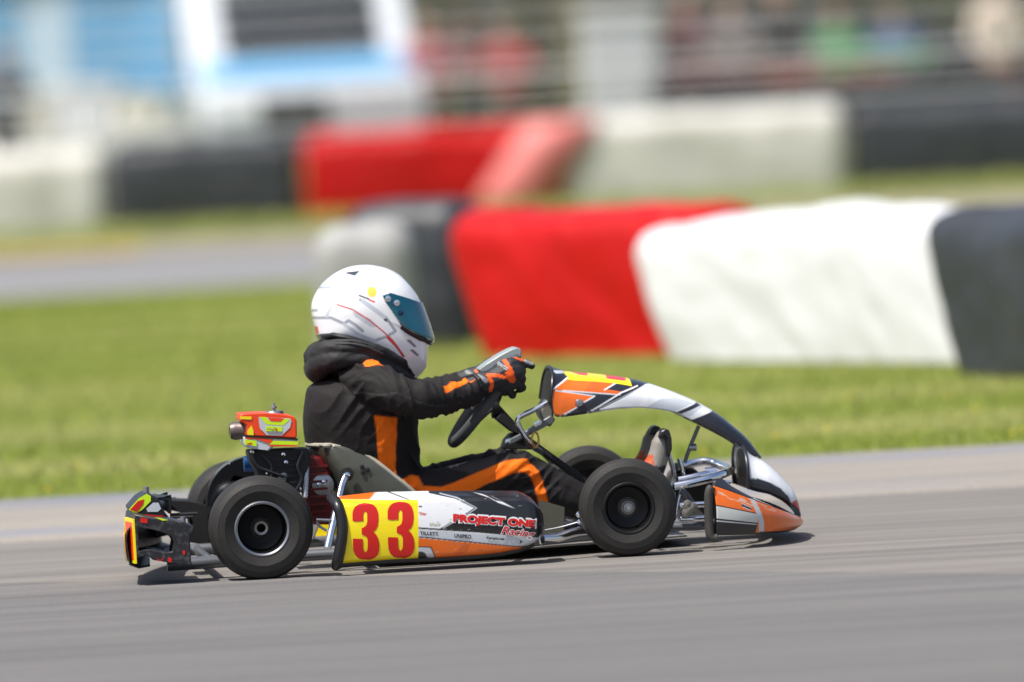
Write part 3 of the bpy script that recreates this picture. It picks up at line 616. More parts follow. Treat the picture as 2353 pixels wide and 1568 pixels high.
for dx, dy in ((0, 0), (288, -12)):                              # the two red figures
    t3 = [(265, 715), (265, 650), (272, 618), (290, 592), (318, 573), (360, 563), (400, 565), (436, 577), (462, 603), (476, 645), (478, 700), (471, 748), (454, 782), (432, 800), (456, 818), (475, 850), (484, 895), (484, 945), (475, 985), (450, 1015), (410, 1030), (365, 1032), (320, 1020), (288, 992), (272, 950), (268, 900), (268, 855), (350, 852), (352, 930), (358, 955), (370, 965), (385, 955), (390, 930), (390, 870), (382, 840), (365, 828), (340, 822), (340, 770), (362, 760), (378, 745), (386, 715), (386, 660), (382, 640), (370, 632), (358, 640), (353, 665), (353, 712)]
    Q = [(x+dx, y+dy) for x, y in t3]; pp = xz(C3, Q, Lp)
    # a fine strip-cut fill so that the figure follows the curved panel
    z0, z1 = min(p[1] for p in pp), max(p[1] for p in pp); mb = MB(); ns = 64
    for k in range(ns):
        za, zb_ = z0+(z1-z0)*k/ns, z0+(z1-z0)*(k+1)/ns
        def cuts(z):
            r_ = []
            for i in range(len(pp)):
                (xa, ya_), (xb_, yb_) = pp[i], pp[(i+1) % len(pp)]
                if (ya_ > z) != (yb_ > z): r_.append(xa+(z-ya_)*(xb_-xa)/(yb_-ya_))
            return sorted(r_)
        zm = (za+zb_)/2; cm = cuts(zm); ca = cuts(za+1e-6); cb = cuts(zb_-1e-6)
        for i in range(0, len(cm)-1, 2):
            qa = ca if len(ca) == len(cm) else cm; qb = cb if len(cb) == len(cm) else cm
            mb.add([(qa[i], pod_y(qa[i], za)-.0012, za), (qa[i+1], pod_y(qa[i+1], za)-.0012, za), (qb[i+1], pod_y(qb[i+1], zb_)-.0012, zb_), (qb[i], pod_y(qb[i], zb_)-.0012, zb_)], [(0, 1, 2, 3)])
    mb.build('racing_number', flat['red'], pod, smooth=False)
PO = [(1094, 738), (1768, 786), (1776, 706), (1098, 654)]
def grow(q, dx, dy): return [(q[0][0]-dx, q[0][1]+dy), (q[1][0]+dx, q[1][1]+dy), (q[2][0]+dx, q[2][1]-dy), (q[3][0]-dx, q[3][1]-dy)]
words(C3, 'PROJECT ONE', grow(PO, 11, 13), 'white', Lp, .11, parent=None, d=.0025, ys=pod_y).parent = pod
words(C3, 'PROJECT ONE', PO, 'red', Lp, .062, d=.0035, ys=pod_y).parent = pod
RQ = [(1490, 838), (1765, 872), (1772, 795), (1495, 752)]
words(C3, 'Racing', grow(RQ, 6, 6), 'white', Lp, .05, .35, d=.0042, ys=pod_y).parent = pod
words(C3, 'Racing', RQ, 'red', Lp, .012, .35, d=.0050, ys=pod_y).parent = pod
for s_, q in (('TILLETT', [(826, 828), (978, 835), (975, 808), (824, 800)]), ('UNIPRO', [(1106, 850), (1245, 860), (1247, 828), (1108, 820)]), ('Kartpix.net', [(1372, 868), (1518, 880), (1520, 850), (1374, 840)])):
    words(C3, s_, q, 'black', Lp, .03, d=.0016, ys=pod_y).parent = pod
MB().plate([(p[0], p[1]) for p in xz(C3, [(1630, 858), (1660, 880), (1632, 898), (1640, 878)], Lp)], -.5775, -.577).build('sponsor_mark', flat['black'], pod, smooth=False)
edge_ = [(x-.009, pod_y(x, z)+.004, z) for x, z in [(interp(z, lz, lx), z) for z in np.linspace(lz[0], lz[-1], 24)]]
MB().tube([(edge_[0][0]+.02, edge_[0][1]+.01, edge_[0][2]+.001)]+edge_+[(edge_[-1][0], edge_[-1][1]+.06, edge_[-1][2])], [.009]+[.0155]*24+[.013], 12).build('pod_end_moulding', blkp, pod)
MB().tube([(x, -.545, z+.004) for x, z in botc[:7]], .010, 10).build('pod_lower_lip', blkp, pod)
# the far pod, same moulding mirrored
o2 = bpy.data.objects.new('sidepod', pod.data); COL.objects.link(o2); o2.parent = kart; o2.scale = (1, -1, 1)

# ---- steering
sw_c = K(1113, 917, 0); top_, bot_ = K(1193, 808, 0), K(1036, 1028, 0); a1 = np.array((top_-bot_)); a1 = a1/np.linalg.norm(a1); a2 = np.array((0, 1.0, 0)); a3 = np.cross(a1, a2); SWR = .147
ring = [sw_c+SWR*(math.cos(k*2*math.pi/64)*a1+math.sin(k*2*math.pi/64)*a2*(.98)) for k in range(64)]
sw = MB().tube(ring, .0155, 14, closed=True).build('steering_wheel', mat('suede_grip', S(92, 96, 100, .55), .75, var=.2, vscale=20, bump=.0008, bscale=300), kart)
hubc = sw_c+np.array((.028, 0, -.02))
for an in (90, 210, 330): MB().bar(hubc, sw_c+SWR*.96*(math.cos(rad(an))*a1+math.sin(rad(an))*a2), .022, .005).build('spoke', blkm, sw)
MB().lathe([(.001, -.01), (.035, -.01), (.035, .01), (.001, .01)], hubc, 'X', 20).build('wheel_boss', blkm, sw)
MB().plate(xz(C5, [(360, 432), (480, 340), (640, 240), (760, 178), (830, 152), (885, 158), (905, 205), (900, 285), (850, 305), (620, 410), (430, 510)], -.05), -.055, .055).build('lap_timer', mat('lap_timer_grey', S(168, 178, 180, .7), .4, var=.08), sw, bevel=.012)
rod('steering_column', [hubc, C5(830, 1180, 0), C5(980, 1330, 0), np.array((1.05, 0, .10))], .0105, blkm)
MB().plate(xz(C5, [(560, 1060), (640, 960), (700, 1010), (880, 1180), (860, 1260), (760, 1220)], 0), -.03, .03).build('column_bracket', blkm, kart, bevel=.004)
MB().plate(xz(C5, [(640, 1440), (680, 1330), (760, 1240), (900, 1240), (1010, 1330), (1080, 1450)], .02), -.02, .06).build('column_mount', blkm, kart, bevel=.006)
MB().plate(xz(C5, [(690, 1350), (920, 1230), (1270, 1010), (1330, 1060), (1310, 1100), (960, 1290), (720, 1420)], -.05), -.07, -.045).build('panel_support_arm', tubeg, kart, bevel=.004)
MB().plate(xz(C5, [(1180, 830), (1260, 815), (1300, 880), (1310, 1090), (1260, 1170), (1200, 1120), (1120, 1000)], -.03), -.055, .06).build('panel_bracket', mat('grey_bracket', S(138, 136, 126, .7), .5, var=.1), kart, bevel=.006)
rod('panel_support_hoop', [C5(1230, 860, -.09), C5(1080, 940, -.095), C5(900, 1025, -.095), C5(860, 1070, -.095), C5(865, 1140, -.095), C5(960, 1310, -.09), C5(1060, 1430, -.08)], .0075)
MB().tube([C5(1080+45*math.cos(k*.5236), 1330+100*math.sin(k*.5236), -.09) for k in range(12)], .003, 6, closed=True).build('brass_clip', mat('brass', S(200, 150, 80), .25, metal=1), kart)
rod('panel_support_rod', [C5(1060, 1430, -.03), C5(1180, 1500, .0), C5(1300, 1620, .02)], .008, tubeg)
for q in ((730, 1350), (1090, 1130), (1130, 1110)): MB().lathe([(.001, -.008), (.007, -.007), (.007, .004)], C5(*q, -.07), 'Y', 10).build('bolt', chrome, kart)

# ---- front panel (nassau) and nose
tp = [(310, 158), (345, 165), (430, 190), (600, 205), (750, 222), (880, 243), (1000, 275), (1150, 328), (1300, 392), (1450, 475), (1560, 560), (1650, 640), (1720, 730), (1752, 775)]
bt = [(318, 400), (340, 470), (380, 500), (580, 475), (750, 448), (850, 440), (950, 437), (1150, 464), (1300, 530), (1450, 605), (1560, 665), (1650, 725), (1715, 760), (1748, 782)]
wv = [.14, .14, .14, .137, .132, .126, .12, .11, .10, .09, .08, .07, .062, .055]
tps = spline([(x, y) for x, y in tp], 40); bts = spline(bt, 40); ws = np.interp(np.linspace(0, 13, len(tps)), range(14), wv)
rows = []; NA = 221
for (xa, ya_), (xb_, yb_), w in zip(tps, bts, ws):
    T = C4(xa, ya_, 0); B = C4(xb_, yb_, -w); row = []
    for j in range(NA):
        an = math.pi*j/(NA-1); cy = math.cos(an); sy = math.sin(an); k = sy**.62
        row.append((B[0]+(T[0]-B[0])*k, -w*(abs(cy)**.72)*(1 if cy > 0 else -1), B[2]+(T[2]-B[2])*k))
    rows.append(row)
mb = MB(); mb.grid(rows); V = np.array(mb.v); P = V[:, [0, 2]]; NAVY = S(44, 46, 58, .7)
col = np.tile(np.array(NAVY), (len(V), 1)); LN = -.11
pc = lambda pts, c: paint(pts, c, C7, LN); sc_ = lambda pts, c, w: stroke(pts, c, w, C7, LN)
pc([(250, 455), (480, 300), (1050, 330), (1110, 380), (985, 455), (1110, 470), (1230, 490), (1190, 525), (560, 475)], ORANGE)
pc([(820, 335), (1100, 360), (1130, 380), (985, 460), (1220, 490), (1190, 520), (690, 480)], S(214, 98, 28, .92))
pc([(235, 470), (400, 478), (830, 545), (360, 825), (280, 760)], ORANGE)
pc([(1130, 378), (1330, 400), (1210, 478), (1030, 450)], NAVY)
sc_([(250, 460), (480, 305)], WHITE, .0022); sc_([(355, 825), (600, 690)], WHITE, .0018); sc_([(690, 625), (830, 548)], WHITE, .0018); sc_([(300, 468), (840, 542)], PALE, .0016); sc_([(400, 470), (1190, 528)], PALE, .0016); sc_([(975, 462), (1135, 378)], WHITE, .0016)
pc([(805, 770), (1240, 560), (1560, 395), (1640, 390), (1900, 480), (2200, 600), (2560, 740), (2100, 900), (1900, 760), (1500, 705), (1200, 715), (1000, 742)], WHITE)
pc([(1540, 700), (1750, 585), (1950, 570), (2350, 700), (2150, 830), (1850, 750)], PALE)
sc_([(730, 780), (1200, 500), (1440, 415)], WHITE, .0020); sc_([(770, 775), (1230, 520), (1470, 420)], BLACK, .0022); sc_([(900, 700), (1250, 540), (1520, 415)], S(150, 155, 165), .0012)
paint([(1150, 470), (1330, 405), (1360, 425), (1215, 478)], NAVY, C4, LN); stroke([(1175, 463), (1322, 408)], WHITE, .0016, C4, LN)
Lt = -.03                                                           # number stickers along the top
ridge = np.abs(V[:, 1]) < .098
def top_paint(x0, x1, c, lo=.0, hi=.098, sheet_=C7):
    xa, xb_ = sheet_(x0, 250, -.08)[0], sheet_(x1, 350, -.08)[0]; col[(np.abs(V[:, 1]) < hi) & (np.abs(V[:, 1]) >= lo) & (V[:, 0] > xa) & (V[:, 0] < xb_)] = c
top_paint(470, 1340, YELLOW, hi=.104)
pc([(440, 225), (1000, 250), (1370, 300), (1330, 400), (1230, 380), (1000, 330), (470, 275)], YELLOW)
pc([(560, 230), (790, 245), (770, 280), (660, 268)], S(225, 40, 50, .9)); pc([(1040, 270), (1330, 305), (1280, 350), (1030, 318)], S(225, 40, 50, .9))
top_paint(620, 780, S(225, 40, 50, .9), .0, .05); top_paint(1050, 1290, S(225, 40, 50, .9), .0, .06)
pc([(260, 200), (450, 215), (440, 245), (330, 245)], PALE)
nas = mb.build('front_panel', prnt, kart, col=col, solid=.003)
MB().tube(rows[0], .0045, 8).build('panel_edge', blkp, nas)
cap = rows[4]
obj('panel_back', [tuple(p) for p in cap], [tuple(range(NA))], blkm, nas, smooth=False)
MB().lathe([(.001, -.010), (.009, -.009), (.0115, -.004), (.0115, .002)], C7(640, 640, -.142), 'Y', 16).build('panel_bolt', steel, nas)
rod('front_panel_strut', [C6(165, 470, -.02), C6(230, 280, -.02), C6(345, 0, -.02)], .0055, tubeg)
MB().lathe([(.001, -.012), (.010, -.010), (.010, .010), (.001, .012)], C6(265, 275, -.02), 'X', 12).build('strut_joint', steel, kart)

# nose fairing: outer band
nose = empty('nose_fairing', kart, (1.3, 0, 0))
def nadd(name, mb, m, col=None, **k):
    o_ = np.array(nose.location); mb.v = [tuple(np.array(v)-o_) for v in mb.v]; return mb.build(name, m, nose, col=col, **k)
hwN = .455; M0 = C6(470, 770, -hwN); L0 = C6(520, 1400, -hwN); Mt = C6(1605, 1165, 0); Lt_ = C6(1600, 1212, 0); zb0 = max(L0[2], .022)
NS = 421; band = []; deck = []
for i in range(NS):
    s = -90+180*i/(NS-1); cs, sn = math.cos(rad(s)), math.sin(rad(s)); y = hwN*math.copysign(abs(sn)**.92, sn); q = cs**.85
    x = M0[0]+.012+(Mt[0]-M0[0]-.012)*q; zm = M0[2]+(Mt[2]-M0[2])*q**1.05; zl = zb0+(Lt_[2]-.012-zb0)*q
    row = []
    for k in range(81):
        t = k/80; row.append((x+.012*math.sin(t*math.pi)*(.4+.6*q)-.03*(1-t)*q*.5, y*(1+.02*math.sin(t*math.pi)), zl+(zm-zl)*t))
    band.append(row)
    T = (M0[0]+.05+(Mt[0]-M0[0]-.10)*q*.62, y*.72, zm+.012+.05*q*(1-abs(sn)))
    xm, ym, zm2 = row[-1]; deck.append([(xm+(T[0]-xm)*t, ym+(T[1]-ym)*t, zm2+(T[2]-zm2)*t+.006*math.sin(t*math.pi)) for t in np.linspace(0, 1, 14)])
mb = MB(); mb.grid(band); V = np.array(mb.v)
# map the band to the measuring sheet the way its print runs: along the arc (0 at the near end, 1 at the tip) and up the band
col = np.tile(np.array(ORANGE), (len(V), 1)); idx = np.arange(len(V)); T_ = (idx % 81)/80
q_ = np.cos(np.radians(-90+180*(idx//81)/(NS-1)))**.85
wpan = (q_ < .40) & (T_ > .34) & (T_ < .60); col[wpan] = S(205, 210, 208, .85)
col[(q_ < .40) & (np.abs(T_-.61) < .015)] = BLACK; col[(q_ < .41) & (T_ < .34)] = BLACK; col[(q_ < .40) & (np.abs(T_-.29) < .012)] = PALE
dg = (q_ > .40+(.5-T_)*.10) & (q_ < .455+(.5-T_)*.10); col[dg] = PALE
col[(q_ > .45) & (T_ < .08)] = BLACK; col[(T_ < .06)] = BLACK
rs = np.random.RandomState(3)
for k in range(26):                                                # chips and scuffs
    a_, b_ = rs.rand()*.8+.05, .78+rs.rand()*.2; col[(np.abs(q_-a_) < .03) & (np.abs(T_-b_+(q_-a_)*.3) < .012)] = S(225, 190, 170, .8)
sk = (np.abs(q_-.30) < .045) & (np.abs(T_-.72+(q_-.3)*.5) < .05); col[sk] = S(60, 50, 48); col[sk & (np.abs(T_-.72+(q_-.3)*.5) > .03)] = PALE
nadd('nose_band', mb, prnt, col=col, solid=.003)
mb = MB(); mb.grid([[(p[0]-.006, p[1]*.985, p[2]) for p in r[::8]] for r in band[::6]]); nadd('nose_liner', mb, blkm)
mb = MB(); mb.grid(deck); V = np.array(mb.v); col = np.tile(np.array(NAVY)*.8, (len(V), 1)); idx = np.arange(len(V)); q_ = np.cos(np.radians(-90+180*(idx//14)/(NS-1)))**.85; T_ = (idx % 14)/13
col[(q_ > .42) & (q_ < .62) & (T_ > .10) & (T_ < .26)] = PALE; col[(q_ > .74) & (q_ < .93) & (T_ < .22)] = S(130, 136, 156, .8)
nadd('nose_deck', mb, mat('deck_print', attr=True, rough=.5, spec=.3, var=.1, vscale=30), col=col, solid=.004)
# rolled black ends
for s in (1, -1):
    pts = [C6(x, y, -hwN) for x, y in ((560, 1430), (470, 1410), (448, 1200), (445, 1000), (450, 850), (490, 775))]; pts = [q*[1, s, 1]+np.array((.006, 0, 0)) for q in pts]
    mb = MB(); mb.tube(spline(pts, 6), [.007]+[.0125]*28+[.010]*2, 12); nadd('nose_end_moulding', mb, mat('worn_grey_plastic', S(74, 72, 68, .7), .5, var=.25, vscale=20))
# centre scoop
sx = [(860, 230), (960, 345), (1130, 440), (1260, 540), (1370, 650), (1470, 760), (1540, 880), (1590, 1020), (1612, 1150)]
wn = [.17, .165, .16, .15, .14, .125, .105, .08, .045]; rows = []
for k, ((px, py), w) in enumerate(zip(spline(sx, 12), np.interp(np.linspace(0, 8, 97), range(9), wn))):
    T = C6(px, py, 0); zb_ = C6(880, 800, -.1)[2]+(Mt[2]-C6(880, 800, -.1)[2])*(k/96)**1.2; row = []
    for j in range(81):
        an = math.pi*j/80; cy, sy = math.cos(an), math.sin(an); row.append((T[0], -w*abs(cy)**.62*(1 if cy > 0 else -1), zb_+max(.004, T[2]-zb_)*sy**.62))
    rows.append(row)
mb = MB(); mb.grid(rows); V = np.array(mb.v); P = V[:, [0, 2]]; col = np.tile(np.array(WHITE), (len(V), 1)); LS = -.13
paint([(800, 690), (930, 655), (1080, 670), (1220, 715), (1380, 800), (1480, 900), (1530, 1000), (1600, 1200), (800, 1200)], NAVY, C6, LS)
paint([(1480, 960), (1560, 930), (1620, 1080), (1530, 1060)], S(200, 60, 60, .9), C6, -.06); stroke([(900, 745), (1100, 745), (1300, 800)], S(30, 30, 36), .001, C6, LS)
stroke([(925, 370), (915, 560), (905, 680)], S(170, 160, 150), .003, C6, LS)
sco = nadd('nose_scoop', mb, prnt, col=col, solid=.003)
mb = MB(); mb.tube(rows[0], .005, 8); nadd('scoop_edge', mb, blkp)
cc = rows[6]; mb = MB(); mb.add(cc, [tuple(range(81))]); nadd('scoop_back', mb, mat('scoop_inner', S(84, 78, 66, .6), .6, var=.2), smooth=False)
mb = MB()
for k in range(5): mb.lathe([(.001, -.006), (.006, -.005), (.006, .005)], C6(640+k*25, 715+(k % 2)*35, -.16), 'Y', 8)
nadd('nose_clips', mb, chrome)

# ================================================================== DRIVER
SUITB = S(42, 38, 39, .46); SUITG = S(76, 70, 71, .5); SUITO = S(246, 112, 8, .95)
suit = mat('race_suit', attr=True, rough=.78, var=.10, vscale=40, bump=.0025, bscale=38, spec=.3)
mb = MB()
st = [(858, 770, 900, .085), (880, 715, 940, .150), (905, 702, 955, .182), (960, 695, 962, .185), (1030, 706, 962, .172), (1085, 736, 968, .162), (1130, 770, 985, .165), (1165, 800, 985, .15), (1185, 830, 970, .10)]
rows = []
for py, xb, xf, hw in spline(st, 5):
    b, f = K(xb, py, 0), K(xf, py, 0); cx, rx, z = (b[0]+f[0])/2, (f[0]-b[0])/2, (b[2]+f[2])/2; row = []
    for k in range(40):
        a = k*2*math.pi/40; c, s = math.cos(a), math.sin(a); row.append((cx+rx*math.copysign(abs(c)**.78, c), hw*math.copysign(abs(s)**.85, s), z))
    rows.append(row)
m_ = len(rows); mb.add([p for r in rows for p in r], [(i*40+k, i*40+(k+1) % 40, (i+1)*40+(k+1) % 40, (i+1)*40+k) for i in range(m_-1) for k in range(40)]+[tuple(range(40)), tuple((m_-1)*40+k for k in range(40))[::-1]])
mir = lambda p, s: np.array(p)*[1, s, 1]
def limb(c, spec, s, sub=6):
    P = spline([np.append(mir(c(x, y, lat), s), r) for x, y, lat, r in spec], sub); mb.capsule([p[:3] for p in P], [p[3] for p in P], 16)
for s in (1, -1):
    limb(C2, [(640, 960, -.12, .060), (780, 1010, -.185, .058), (930, 1075, -.235, .052), (1100, 1115, -.245, .047), (1280, 1110, -.225, .043), (1420, 1075, -.195, .038), (1530, 1040, -.172, .032)], s)
    limb(V0, [(905, 1140, -.08, .062), (1000, 1128, -.105, .060), (1100, 1100, -.14, .052), (1180, 1083, -.155, .050), (1225, 1092, -.152, .047), (1300, 1128, -.145, .042), (1380, 1158, -.14, .036), (1425, 1168, -.135, .030)], s)
for s in (1, -1): limb(V0, [(1130, 1140, -.135, .036), (1200, 1132, -.148, .046), (1265, 1136, -.15, .050), (1335, 1160, -.142, .040)], s)   # loose trouser cloth under the knee
mb.capsule([K(850, 880, 0), K(850, 830, 0)], [.065, .06], 16)
body = fuse('person', mb, .0042, suit, None, 5)
body.location = KLOC; body.rotation_euler = (0, 0, KYAW)
tag(body, 'kart driver in black and orange race suit gripping the steering wheel, looking ahead', 'person')
co = verts(body); nn = norms(body)
zoff = np.zeros(len(co))
cr_el = C2(1080, 1120, -.24); cr_wr = C2(1450, 1060, -.19); cr_kn = K(1200, 1080, -.15); cr_hip = K(955, 1110, -.08); cr_sh = C2(620, 1000, -.16)
for i in range(len(co)):
    p = Vector(co[i]); amp = .003*noise.fractal(p*11, 1.0, 2.0, 3)+.004*noise.noise(Vector((p.x*5, p.y*4, p.z*9)))
    for c_, r_, d_ in ((cr_el, .10, Vector((1, 0, .25))), (cr_wr, .07, Vector((1, 0, .3))), (cr_kn, .10, Vector((.6, 0, -.8))), (cr_hip, .10, Vector((.8, 0, .5))), (cr_sh, .11, Vector((.7, .3, -.5)))):
        q = p-Vector((c_[0], c_[1] if p.y < 0 else -c_[1], c_[2])); w = math.exp(-(q.length/r_)**2)
        if w > .05: pr_ = Vector((-d_.z, 0, d_.x)); f_ = noise.noise(Vector((q.dot(d_)*34, q.dot(pr_)*7+3*noise.noise(p*6), p.y*6))); amp += w*.013*((1-abs(f_)*1.5)**2 if abs(f_) < .66 else 0)-w*.004
    zoff[i] = amp
body.data.vertices.foreach_set('co', (co+nn*zoff[:, None]).ravel()); body.data.update()
P = co[:, [0, 2]]; near = (co[:, 1] < -.02)
col = np.tile(np.array(SUITB), (len(co), 1)); Pj = P
def bp(c, pts, lat, colr, extra=None):
    blend(col, fill_alpha(Pj, xz(c, pts, lat), .004)*near, colr)
torso_only = co[:, 1] > -.215
bp(C2, [(725, 1235), (905, 1255), (905, 1400), (890, 1570), (895, 1700), (840, 1650), (790, 1580)], -.17, SUITO)
bp(C3, [(462, -20), (608, -20), (628, 180), (632, 370), (560, 300), (485, 225)], -.17, SUITO)
bp(C2, [(648, 812), (700, 800), (785, 832), (798, 856), (655, 858)], -.17, SUITO)
bp(C2, [(1245, 1015), (1380, 960), (1505, 930), (1530, 968), (1400, 1000), (1262, 1058)], -.19, SUITO)
bp(C3, [(640, 395), (745, 340), (815, 340), (850, 425), (1000, 440), (1000, 500), (650, 500)], -.15, SUITO)
bp(C3, [(740, 520), (770, 470), (860, 428), (1000, 435), (1100, 400), (1250, 330), (1450, 248), (1600, 205), (1690, 212), (1760, 255), (1810, 345), (1850, 480), (1885, 640), (1800, 600), (1755, 420), (1715, 330), (1650, 302), (1580, 315), (1400, 390), (1220, 480), (1100, 540)], -.17, SUITO)
bp(C3, [(1070, 285), (1250, 235), (1455, 180), (1440, 245), (1250, 322)], -.16, SUITG)
for pts in ([(600, 1060), (780, 1080), (900, 1060), (1060, 1130), (1200, 1160), (1400, 1140)],):
    col[near_line(P, xz(C2, pts, -.24), .0014) & near] = S(70, 66, 66, .6)
setcol(body, col)

# collar / neck brace
def star(c, poly, lat, n):                                       # radial outline of a closed outline round its centre
    o = np.array(xz(c, poly, lat)); o = np.array(spline([tuple(p) for p in o], 6, True)); return o
def inflate(outline, ctr, W, nt=120, ns=26, e=.85, p=1.0, lowfull=0.0):
    R = []; ang = np.linspace(0, 2*math.pi, nt, endpoint=False)
    for a in ang:
        d = np.array((math.cos(a), math.sin(a))); best = 0
        for i in range(len(outline)):
            A, B = outline[i]-ctr, outline[(i+1) % len(outline)]-ctr; den = d[0]*(B-A)[1]-d[1]*(B-A)[0]
            if abs(den) < 1e-12: continue
            t = (A[0]*(B-A)[1]-A[1]*(B-A)[0])/den; u = (A[0]*d[1]-A[1]*d[0])/den
            if t > 0 and -1e-9 <= u <= 1+1e-9: best = max(best, t)
        R.append(best)
    R = np.array(R); V = [(ctr[0], -W, ctr[1])]; 
    for k in range(1, 2*ns):
        th = math.pi*k/(2*ns); s_, l0 = math.sin(th)**p, -math.cos(th); lf = lambda a: math.copysign(abs(l0)**(e-lowfull*max(0, -math.sin(a+.35))), l0)
        V += [(ctr[0]+math.cos(a)*r_*s_, W*lf(a), ctr[1]+math.sin(a)*r_*s_) for a, r_ in zip(ang, R)]
    V.append((ctr[0], W, ctr[1])); F = [(0, 1+(k+1) % nt, 1+k) for k in range(nt)]; m_ = 2*ns-1
    F += [(1+i*nt+k, 1+i*nt+(k+1) % nt, 1+(i+1)*nt+(k+1) % nt, 1+(i+1)*nt+k) for i in range(m_-1) for k in range(nt)]
    F += [(1+(m_-1)*nt+k, 1+(m_-1)*nt+(k+1) % nt, len(V)-1) for k in range(nt)]; return V, F
mb = MB(); ring_ = [(300, 855, 0, .040), (325, 825, -.075, .040), (430, 780, -.122, .034), (640, 772, -.140, .026), (840, 845, -.122, .022), (985, 912, -.07, .019), (1035, 938, 0, .018)]
ring_ = ring_+[(x, y, -l, r) for x, y, l, r in ring_[-2:0:-1]]; rs_ = spline([np.append(C2(x, y, l), r) for x, y, l, r in ring_], 8, True)
mb.tube([p[:3]+np.array((0, 0, .022)) for p in rs_], [p[3]*.74 for p in rs_], 18, closed=True)
mb.tube([p[:3]-np.array((.004, 0, .012)) for p in rs_], [p[3]*.86 for p in rs_], 18, closed=True)
mb.capsule([C2(330, 800, 0), C2(480, 790, 0), C2(640, 800, 0), C2(800, 850, 0)], [.05, .085, .085, .06], 18)
cl = fuse('neck_collar', mb, .0045, mat('collar_fabric', S(36, 36, 38, .48), .7, var=.15, vscale=30, bump=.003, bscale=30), body, 4)
cc_ = verts(cl); nn_ = norms(cl); cl.data.vertices.foreach_set('co', (cc_+nn_*np.array([.0045*noise.fractal(Vector((p[0]*16, p[1]*10, p[2]*30)), 1.0, 2.0, 3) for p in cc_])[:, None]).ravel()); cl.data.update()
for dy, dl in ((-88, .004), (-66, -.004)):
    MB().tube([C2(x, y+dy, l+dl) for x, y, l in [(250, 815, -.055), (330, 782, -.10), (440, 755, -.142), (560, 755, -.155), (680, 780, -.158), (800, 835, -.146)]], .0028, 6).build('collar_piping', mat('collar_piping', S(62, 64, 66, .6), .5), cl)

# helmet
ho = star(C2, [(650, 84), (740, 90), (840, 115), (930, 165), (1000, 230), (1050, 300), (1088, 370), (1120, 450), (1150, 540), (1172, 620), (1178, 665), (1150, 700), (1142, 760), (1132, 850), (1105, 898), (1075, 930), (1030, 965), (950, 955), (830, 905), (650, 830), (480, 765), (380, 725), (310, 670), (275, 560), (250, 430), (268, 335), (330, 235), (430, 150), (540, 100)], 0, 0)
hc = np.array(xz(C2, [(700, 450)], 0)[0]); HW = .128
V, F = inflate(ho, hc, HW, 520, 80, .92, .92, .30); V = np.array(V); P = V[:, [0, 2]]; near = V[:, 1] < 0
HWHITE = S(242, 243, 246, .92); col = np.tile(np.array(HWHITE), (len(V), 1)); HL = -.10
def hp(pts, c, lat=HL, both=False):
    blend(col, fill_alpha(P, xz(C2, pts, lat), .0018)*(1.0 if both else near), c)
def hs(pts, c, w, lat=HL): blend(col, line_alpha(P, xz(C2, pts, lat), w, .0018)*near, c)
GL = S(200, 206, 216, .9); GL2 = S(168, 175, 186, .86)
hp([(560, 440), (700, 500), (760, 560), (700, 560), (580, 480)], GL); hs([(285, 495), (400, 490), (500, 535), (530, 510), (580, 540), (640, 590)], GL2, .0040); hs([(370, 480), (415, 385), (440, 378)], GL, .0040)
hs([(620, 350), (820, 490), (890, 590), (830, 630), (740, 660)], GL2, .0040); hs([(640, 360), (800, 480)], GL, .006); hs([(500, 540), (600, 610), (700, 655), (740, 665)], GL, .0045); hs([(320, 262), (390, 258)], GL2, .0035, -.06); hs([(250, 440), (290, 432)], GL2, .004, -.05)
hs([(450, 390), (560, 425), (680, 500), (780, 580), (870, 660), (950, 770)], S(208, 70, 80, .9), .0020); hs([(830, 640), (900, 710), (955, 785)], S(208, 50, 60, .9), .0034)
hp([(265, 562), (300, 555), (312, 610), (280, 625)], S(220, 80, 80, .9), -.05)
cy_ = [(712+36*math.cos(k*.4), 292+42*math.sin(k*.4)) for k in range(16)]; hp(cy_, S(228, 214, 90, .9))
hs([(615, 318), (650, 332), (685, 345)], S(70, 70, 80), .0022); hs([(690, 352), (728, 368)], S(215, 60, 60), .0022)
hp([(440, 172), (540, 140), (630, 130), (585, 170), (520, 152)], S(60, 66, 76), -.08)
hp([(975, 660), (1005, 655), (1060, 710), (1040, 718)], S(120, 118, 124)); hp([(1000, 735), (1030, 730), (1080, 778), (1065, 786)], S(120, 118, 124))
hp([(800, 495), (822, 495), (826, 517), (806, 517)], S(40, 44, 60)); hp([(930, 160), (950, 175), (1010, 230), (1060, 300), (1040, 290), (985, 225)], S(40, 44, 54), -.03, True)
hp([(900, 500), (960, 560), (1090, 640), (1180, 700), (1190, 640), (1170, 690), (1080, 668), (960, 600)], S(24, 24, 28), -.08, True)
hp([(290, 634), (330, 618), (380, 612), (480, 626), (650, 668), (830, 735), (960, 815), (1020, 885), (1058, 935), (1000, 1100), (290, 1000)], S(26, 26, 28, .7), -.11, True)
helm = obj('helmet', [tuple(v) for v in V], F, mat('helmet_paint', attr=True, rough=.22, coat=.5), body, col=col, angle=60)
